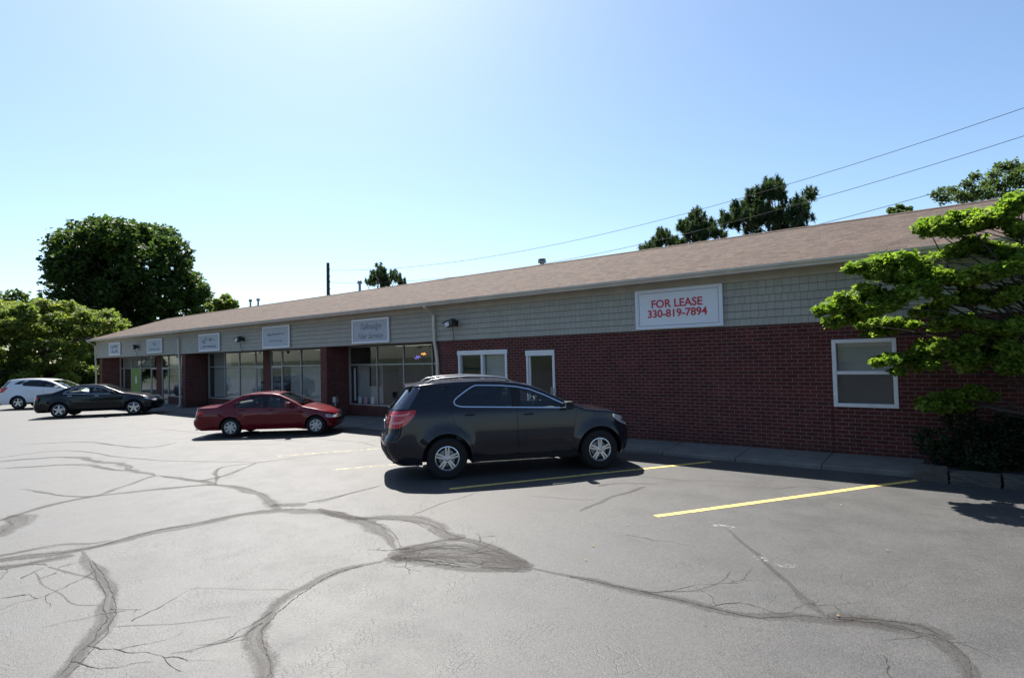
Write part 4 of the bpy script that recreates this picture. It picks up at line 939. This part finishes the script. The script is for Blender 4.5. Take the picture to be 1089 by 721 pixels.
    b=MB(); z2=z+.13; b.box(c.tailx(.3,z2)-.03,c.tailx(.3,z2)-.0,-.32,.32,z2-.018,z2+.018); b.build('tailgate_garnish',M_chrome if c.suv else P,root,bevel=.008)
    if c.suv:
        b=MB(); zs=fan(c.rglass[0],c.rglass[1],8); b.grid([[(c.tailx(y,z,.007),y,z) for y in fan(-c.rglass[2],c.rglass[2],14)] for z in zs]); b.build('rear_window',M_hatch,root,smooth=60)
        for sd in (-1,1): b=MB(); c.panel(b,c.clampz(c.hatchside,.01),sd,.005,step=.04,rs=.03); b.build('rear_window_corner',M_hatch,root,smooth=60)
        b=MB(); T=c.top[0]; b.grid([[(T[0]+.28,y,T[1]+.055+.0),(T[0]-.06,y,T[1]+.04-.05*(y/.62)**2),(T[0]-.055,y,T[1]-.0-.05*(y/.62)**2),(T[0]+.1,y,T[1]-.03)] for y in fan(-.60,.60,12)],closed=True); b.face([(T[0]+.28,-.6,T[1]+.055),(T[0]-.06,-.6,T[1]-.01),(T[0]-.055,-.6,T[1]-.05),(T[0]+.1,-.6,T[1]-.03)]); b.build('spoiler',P,root,smooth=35)
        if c.rails:
            for sd in (-1,1):
                yy=lambda x: sd*(c.f(x,c.ztop(x))-.10); pts=[(x,yy(x),c.topz(x)+.0+h) for x,h in ((c.rails[0],.0),(c.rails[0]+.12,.055),(c.rails[0]+.35,.075),((c.rails[0]+c.rails[1])/2,.085),(c.rails[1]-.35,.075),(c.rails[1]-.12,.055),(c.rails[1],.0))]
                b=MB(); b.tube(pts,[.014,.020,.018,.017,.018,.020,.014],8); 
                b.build('roof_rail',c.rail_m,root,smooth=60)
        b=MB(); b.tube([(c.tailx(0,c.rglass[0]+.02,.02),0,c.rglass[0]+.0),(c.tailx(.2,c.rglass[0]+.05,.02),-.3,c.rglass[0]+.06)],.008,6); b.lathe([(.03,-.03),(.03,.01),(.001,.012)],10,o=(c.tailx(0,c.rglass[0],.0)-.01,0,c.rglass[0]-.01)); b.build('rear_wiper',M_plast,root)
        b=MB(); zz=c.bumpz; rows=[[(c.tailx(y,z,.012),y,z) for y in fan(-.78,.78,20)] for z in fan(c.sill+.02,zz,4)]; b.grid(rows); b.build('bumper_cover',M_plast,root,smooth=60)
        b=MB(); z=c.bumpz+.10; b.grid([[(c.tailx(y,z+dz,.02),y,z+dz) for y in fan(-.42,.42,12)] for dz in (0,.05)]); b.build('bumper_step',M_chrome,root,smooth=60)
    # grille
    b=MB(); b.grid([[(c.nosex(y,z,.008),y,z) for y in fan(-.38,.38,12)] for z in c.grillez]); b.build('grille',M_plast,root,smooth=60)
    b=MB(); b.tube([(c.tailx(.5,.28)+.12,-.48,c.sill+.03),(c.tailx(.5,.28)-.03,-.48,c.sill+.02)],.03,10); b.build('exhaust_pipe',M_chrome,root,smooth=60)
    return root
M_plast=mat('black_plastic',(.012,.012,.013),.6,spec=.3); M_chrome=mat('chrome',(.75,.76,.78),.12,metal=1); M_tyre=mat('tyre_rubber',(.016,.016,.017),.85,spec=.3)
M_rim=mat('alloy_rim',(.62,.63,.65),.25,metal=.9); M_hub=mat('silver_hubcap',(.50,.51,.53),.35,metal=.6); M_plate=mat('license_plate',(.6,.63,.7),.4)
M_tail=mat('red_tail_lens',(.50,.008,.010),.15,coat=.6); M_clear=mat('pale_lamp_strip',(.70,.25,.24),.2); M_head=mat('clear_headlamp',(.55,.55,.57),.08,metal=.3,coat=1)
def wheel(c, root, ax, sd):
    wr=c.wr; yo=sd*(c.hw-.012); wd=.215
    w_=empty('wheel',(ax,yo,wr)); w_.parent=root
    if sd>0: w_.rotation_euler=(0,0,math.pi)
    # local: outer face at y=-0 side (-y outward)
    b=MB(); rr_=c.rimr; b.lathe([(rr_,.0),(rr_+.012,-.004),(wr-.05,-.010),(wr-.018,.004),(wr-.003,.03),(wr,.06),(wr,wd-.06),(wr-.003,wd-.03),(wr-.03,wd),(rr_,wd)],40,'Y'); b.build('tyre',M_tyre,w_,smooth=50)
    b=MB(); b.lathe([(rr_+.002,.0),(rr_-.012,-.003),(rr_-.022,.006),(rr_-.026,.05),(rr_-.03,.10)],40,'Y')
    b.build('rim_barrel',c.rim_m,w_,smooth=50)
    b=MB(); b.lathe([(rr_-.028,.085),(.001,.085)],24,'Y'); b.lathe([(.15,.07),(.15,.082),(.001,.07)],24,'Y',m=1); b.build('brake_disc',[M_plast,M_galv],w_)
    b=MB(); b.lathe([(.001,-.006),(.03,-.006),(.045,.0),(.062,.012),(.066,.05)],20,'Y')
    for k in range(c.spokes):
        a=2*math.pi*k/c.spokes+.3
        offs=(-.13,.13) if c.split else (0,)
        for of in offs:
            sw=c.spw; ri=.04; ro=rr_-.012
            ca=lambda r_,t,y: (r_*math.cos(a)-t*math.sin(a), y, r_*math.sin(a)+t*math.cos(a))
            t0=of*.12 if c.split else 0; t1=of*ro*1.05
            pts=[]
            A=[ca(ri,t0-sw*.55,.004),ca(ri,t0+sw*.55,.004),ca(ro,t1+sw*.42,-.001),ca(ro,t1-sw*.42,-.001)]
            Bk=[(p[0],p[1]+.028,p[2]) for p in A]
            b.face(A); b.face(Bk[::-1])
            for i in range(4): j=(i+1)%4; b.face([A[i],A[j],Bk[j],Bk[i]])
    b.build('rim',c.rim_m,w_,bevel=.003)
def paint(name,c,metal=.35,rough=.32):
    m=mat(name,c,rough,metal=metal,coat=.85,spec=.12); m.node_tree.nodes['Principled BSDF'].inputs['Coat IOR'].default_value=1.42; n=N(m); v=n.n('ShaderNodeTexVoronoi'); v.inputs['Scale'].default_value=900; n.l(n.co,v.inputs['Vector'])
    n.color(n.mix(.2,c,n.mix(1.,c,n.ramp(v.outputs['Color'],[(0.,.4),(1.,1.8)]),'MULTIPLY')))
    n.l(n.ramp(n.noise(1.5,4),[(.4,.02),(.7,.07)]),n.b.inputs['Coat Roughness']); return m
SUV=dict(suv=True,paint=paint('dark_grey_metallic_paint',(.012,.010,.017),.0,.3),hw=.92,wb=2.857,wr=.365,arch=.44,sill=.27,tuck=.06,belt=1.16,tumble=.36,rad=.05,crown=.03,
 na=.50,nn=2.7,ta=.34,tn=3.4,ra0=.45,
 top=[(-.64,1.63),(-.45,1.66),(-.2,1.685),(.2,1.70),(.6,1.705),(1.0,1.69),(1.3,1.66),(1.55,1.605),(1.8,1.505),(2.1,1.36),(2.35,1.24),(2.60,1.135),(2.75,1.115),(2.95,1.10),(3.15,1.07),(3.32,1.02),(3.45,.955),(3.52,.88)],
 nose=[(.2,3.47),(.35,3.59),(.5,3.63),(.7,3.62),(.8,3.59),(.88,3.52)], tail=[(.25,-.88),(.38,-1.04),(.55,-1.13),(.72,-1.13),(.82,-1.07),(1.0,-1.04),(1.15,-1.0),(1.25,-.95),(1.63,-.64)],
 doors=[[(.49,.36),(1.283,.36),(1.283,1.70),(.52,1.70),(.30,1.55),(.06,1.36),(.10,1.10),(.17,.93),(.36,.76),(.46,.56)],[(1.295,.36),(2.32,.36),(2.36,.80),(2.42,1.08),(2.42,1.175),(2.2,1.30),(1.95,1.42),(1.70,1.53),(1.5,1.60),(1.295,1.66)]],
 wins=[[(.26,1.26),(1.245,1.215),(1.245,1.63),(.90,1.64),(.56,1.635),(.40,1.55),(.15,1.38),(.15,1.30)],[(1.34,1.21),(2.34,1.165),(2.36,1.19),(2.15,1.305),(1.90,1.425),(1.65,1.535),(1.34,1.625)]],
 quarter=[[(-.62,1.27),(-.05,1.31),(.01,1.37),(.28,1.55),(.34,1.62),(-.40,1.62)]],hatchside=[(-.97,1.25),(-.66,1.25),(-.43,1.61),(-.66,1.61)],
 tl=[(-.96,1.21),(-.52,1.24),(-.55,1.15),(-.66,1.02),(-.80,.93),(-1.045,.92),(-1.01,1.1)],hl=[(3.53,.87),(3.40,.95),(3.12,1.03),(3.14,.95),(3.28,.85),(3.56,.74)],
 trim=M_chrome,handles=[(.42,1.11),(1.50,1.08)],handle_m=None,mirror=(2.24,1.18),darkmirror=True,ws=(1.50,2.59),rg=(9,9.1),cladding=True,seatx=1.15,seath=.60,seat_m=mat('tan_seat_fabric',(.20,.18,.16),.8),
 platez=.93,rglass=(1.24,1.59,.62),rails=(-.35,1.25),rail_m=mat('satin_rail',(.30,.30,.31),.3,metal=.8),bumpz=.62,grillez=[.42,.55,.68],rimr=.215,rim_m=M_rim,spokes=5,split=True,spw=.034)
SUV['handle_m']=SUV['paint']
build_car('parked_suv','dark grey crossover SUV with chrome window trim parked closest to the camera',SUV,(-7.13,-5.40,0),.890)
RED=dict(SUV,suv=False,paint=paint('dark_red_metallic_paint',(.13,.004,.010),.0,.35),hw=.845,wb=2.465,wr=.297,arch=.345,sill=.22,tuck=.07,belt=.93,tumble=.50,rad=.045,crown=.03,na=.42,nn=2.7,ta=.32,tn=3.4,ra0=.40,
 top=[(-.98,.86),(-.93,.925),(-.85,.945),(-.6,.955),(-.40,.965),(-.15,1.10),(.10,1.23),(.30,1.315),(.5,1.345),(.85,1.36),(1.15,1.345),(1.35,1.305),(1.6,1.19),(1.85,1.06),(2.06,.925),(2.2,.89),(2.6,.825),(2.95,.745),(3.15,.68),(3.24,.62)],
 nose=[(.15,3.18),(.28,3.31),(.45,3.36),(.53,3.34),(.62,3.24)],tail=[(.18,-.88),(.30,-1.02),(.42,-1.06),(.55,-1.055),(.6,-1.01),(.75,-1.0),(.86,-.98)],
 doors=[[(.40,.27),(.975,.27),(.975,1.33),(.48,1.315),(.28,1.20),(.04,1.0),(.06,.85),(.2,.72),(.33,.55)],[(.985,.27),(1.98,.27),(2.03,.6),(2.0,.90),(1.78,1.01),(1.52,1.16),(1.32,1.27),(.985,1.33)]],
 wins=[[(.06,.945),(.94,.93),(.94,1.30),(.52,1.28),(.33,1.17)],[(1.02,.93),(1.88,.905),(1.72,1.02),(1.50,1.155),(1.29,1.25),(1.02,1.30)]],quarter=[],
 tl=[(-1.0,.83),(-.72,.85),(-.72,.74),(-.98,.68)],hl=[(3.27,.61),(2.98,.675),(2.93,.61),(3.02,.54),(3.31,.52)],trim=M_plast,handles=[(.33,.85),(1.15,.83)],mirror=(1.74,.95),darkmirror=False,ws=(1.33,2.07),rg=(-.41,.31),
 seatx=.98,seath=.40,seat_m=mat('grey_seat_fabric',(.13,.12,.12),.8),platez=.70,grillez=[.42,.5,.6],rimr=.185,rim_m=M_hub,spokes=7,split=False,spw=.05,rails=None)
def zsc(sp,k,**kw):
    P=lambda l: [(x,z*k) for x,z in l]
    for key in ('top','tl','hl'): sp[key]=P(sp[key])
    for key in ('nose','tail'): sp[key]=[(z*k,x) for z,x in sp[key]]
    for key in ('doors','wins','quarter'): sp[key]=[P(l) for l in sp[key]]
    sp['handles']=P(sp['handles']); sp['mirror']=(sp['mirror'][0],sp['mirror'][1]*k); sp['belt']*=k; sp['sill']*=k; sp['grillez']=[z*k for z in sp['grillez']]; sp.update(kw)
RED0=dict(RED)
_m=lambda x: 2.2+(x-2.2)*.74 if x>2.2 else (-.4+(x+.4)*1.18 if x<-.4 else x)
for key in ('top','tl','hl'): RED[key]=[(_m(x),z) for x,z in RED[key]]
for key in ('nose','tail'): RED[key]=[(z,_m(x)) for z,x in RED[key]]
zsc(RED,.925,wr=.28,arch=.325,rimr=.175)
RED0['handle_m']=RED['handle_m']=mat('black_handle',(.03,.01,.01),.4)
build_car('parked_sedan','dark red sedan with silver hubcaps parked left of the SUV',RED,(-16.90,-4.535,0),.726)
MAL=dict(RED0,paint=paint('black_paint',(.004,.0045,.006),.0,.3),hw=.89,wb=2.852,wr=.33,arch=.385,sill=.24,belt=.99,tumble=.48,ra0=.45,ta=.36,
 top=[(-1.0,.94),(-.95,1.0),(-.85,1.035),(-.5,1.065),(-.33,1.075),(-.05,1.19),(.2,1.30),(.42,1.37),(.7,1.405),(1.1,1.415),(1.45,1.39),(1.65,1.345),(1.9,1.24),(2.2,1.11),(2.45,1.01),(2.7,.97),(3.1,.90),(3.4,.82),(3.6,.745),(3.66,.70)],
 nose=[(.15,3.62),(.28,3.76),(.45,3.81),(.6,3.78),(.70,3.66)],tail=[(.2,-.92),(.35,-1.04),(.5,-1.07),(.65,-1.05),(.8,-1.02),(.94,-1.0)],
 doors=[[(.45,.30),(1.165,.30),(1.165,1.39),(.62,1.37),(.36,1.27),(.02,1.10),(.06,.92),(.22,.78),(.38,.6)],[(1.175,.30),(2.30,.30),(2.36,.65),(2.33,.96),(2.12,1.08),(1.8,1.24),(1.6,1.32),(1.175,1.39)]],
 wins=[[(.10,1.055),(1.13,1.02),(1.13,1.335),(.66,1.315),(.42,1.24)],[(1.21,1.02),(2.16,.985),(1.98,1.09),(1.76,1.205),(1.55,1.285),(1.21,1.335)]],
 tl=[(-1.02,.92),(-.78,.95),(-.76,.82),(-1.03,.76)],hl=[(3.70,.70),(3.40,.79),(3.22,.80),(3.38,.70),(3.72,.61)],trim=M_chrome,handles=[(.40,.95),(1.42,.92)],mirror=(2.05,1.02),ws=(1.63,2.46),rg=(-.34,.43),
 seatx=1.2,seath=.50,platez=.78,rimr=.225,rim_m=M_rim,spokes=5,spw=.065)
MAL['handle_m']=M_chrome
ml=Vector((-31.30,-5.137)); build_car('parked_sedan','black sedan with five spoke alloy wheels parked between the red and white cars',MAL,(ml.x,ml.y,0),.98)
SF=dict(SUV,paint=paint('white_pearl_paint',(.70,.72,.75),.1,.35),wb=2.70,hw=.93,arch=.41,rails=None,trim=M_plast,
 top=[(-.64,1.58),(-.45,1.625),(-.2,1.655),(.2,1.665),(.6,1.66),(1.0,1.63),(1.3,1.58),(1.55,1.50),(1.75,1.41),(2.0,1.28),(2.3,1.12),(2.5,1.08),(2.75,1.04),(3.05,.97),(3.3,.89),(3.48,.81),(3.54,.77)],
 nose=[(.2,3.46),(.35,3.6),(.5,3.65),(.62,3.65),(.70,3.62),(.77,3.54)],hl=[(3.58,.74),(3.3,.84),(3.05,.9),(3.1,.82),(3.3,.74),(3.58,.66)],
 doors=[[(.49,.36),(1.203,.36),(1.203,1.62),(.55,1.62),(.33,1.52),(.08,1.40),(.10,1.10),(.17,.93),(.36,.76),(.46,.56)],[(1.215,.36),(2.16,.36),(2.22,.80),(2.2,1.08),(2.1,1.16),(1.93,1.28),(1.74,1.39),(1.53,1.48),(1.215,1.58)]],
 wins=[[(.20,1.30),(1.165,1.21),(1.165,1.54),(.90,1.57),(.50,1.57),(.36,1.53),(.14,1.42)],[(1.26,1.205),(2.02,1.14),(2.05,1.165),(1.9,1.27),(1.72,1.375),(1.52,1.455),(1.26,1.52)]],
 quarter=[[(-.30,1.40),(.03,1.36),(.20,1.49),(.30,1.56),(.02,1.56)]],handles=[(.42,1.05),(1.42,1.02)],mirror=(1.95,1.13),darkmirror=False,ws=(1.48,2.28),rimr=.225,split=False,spw=.07)
SF['handle_m']=SF['paint']
build_car('parked_suv','white SUV parked across the lot behind the camera',SF,(-8,-25,0),-2.6,group='cars across the lot'); build_car('parked_sedan','dark red sedan parked across the lot behind the camera',RED,(-15,-27,0),-2.3,group='cars across the lot')
sf=gnd(19,435.5); build_car('parked_suv','white SUV at the left edge partly behind the black sedan',SF,(sf.x,sf.y,0),.86)
for o in list(col.objects):
    if o.parent is None and o.get('category')=='car': o.location.z=gz(o.location.x,o.location.y)
    if o.parent is None and o.get('category')=='car':      # spec origin is the near wheel face; move to the car's centre line
        hw={'parked_suv':.92,'parked_sedan':.87}[o.name.split('.')[0]]; a=o.rotation_euler.z; o.location.x+=-math.sin(a)*hw; o.location.y+=math.cos(a)*hw

# ------------------------------------------------------------------ across the lot, mirrored by the glass and the paint
rb=random.Random(21)
for i,(x,y,h,lab) in enumerate(((-62,-47,11,'tall street tree across the lot farthest to the left'),(-40,-50,9,'street tree across the lot left of the white house'),(-12,-49,12,'large street tree across the lot right of the white house'),(8,-47,10,'street tree across the lot opposite the brick wall'),(30,-50,12,'street tree across the lot farthest to the right'))):
    cl=ballclumps((x,y,h*.55),(6.5,4.5,h*.42),30,1.9,60+i); tree('street_tree',lab,(x,y,gz(x,y)),cl,5200,.75,L_maple,.3,70+i,group='street trees across the lot',ntg=8)
H=empty('white_house',(-27,-60,gz(-27,-60)),label='white gabled house across the lot between the street trees',cat='house')
b=MB(); b.box(-7,7,-4,4,-.3,5.2); b.build('wall',dusty('white_clapboard',(.62,.61,.58),.8,.15,1),H)
b=MB(); pr_=[(-4.6,5.0),(0,8.3),(4.6,5.0),(4.6,4.85),(0,8.1),(-4.6,4.85)]; b.grid([[(x,y,z) for y,z in pr_] for x in (-7.5,7.5)],closed=True); b.face([(-6.99,-4,5.2),(-6.99,4,5.2),(-6.99,0,8.1)]); b.face([(6.99,-4,5.2),(6.99,4,5.2),(6.99,0,8.1)]); b.build('roof',M_roof,H)
for x in (-5,-1.8,1.8,5):
    for z in (1,3.4): b=MB(); b.box(x-.5,x+.5,4.0,4.04,z,z+1.3); b.build('window',M_dark,H)
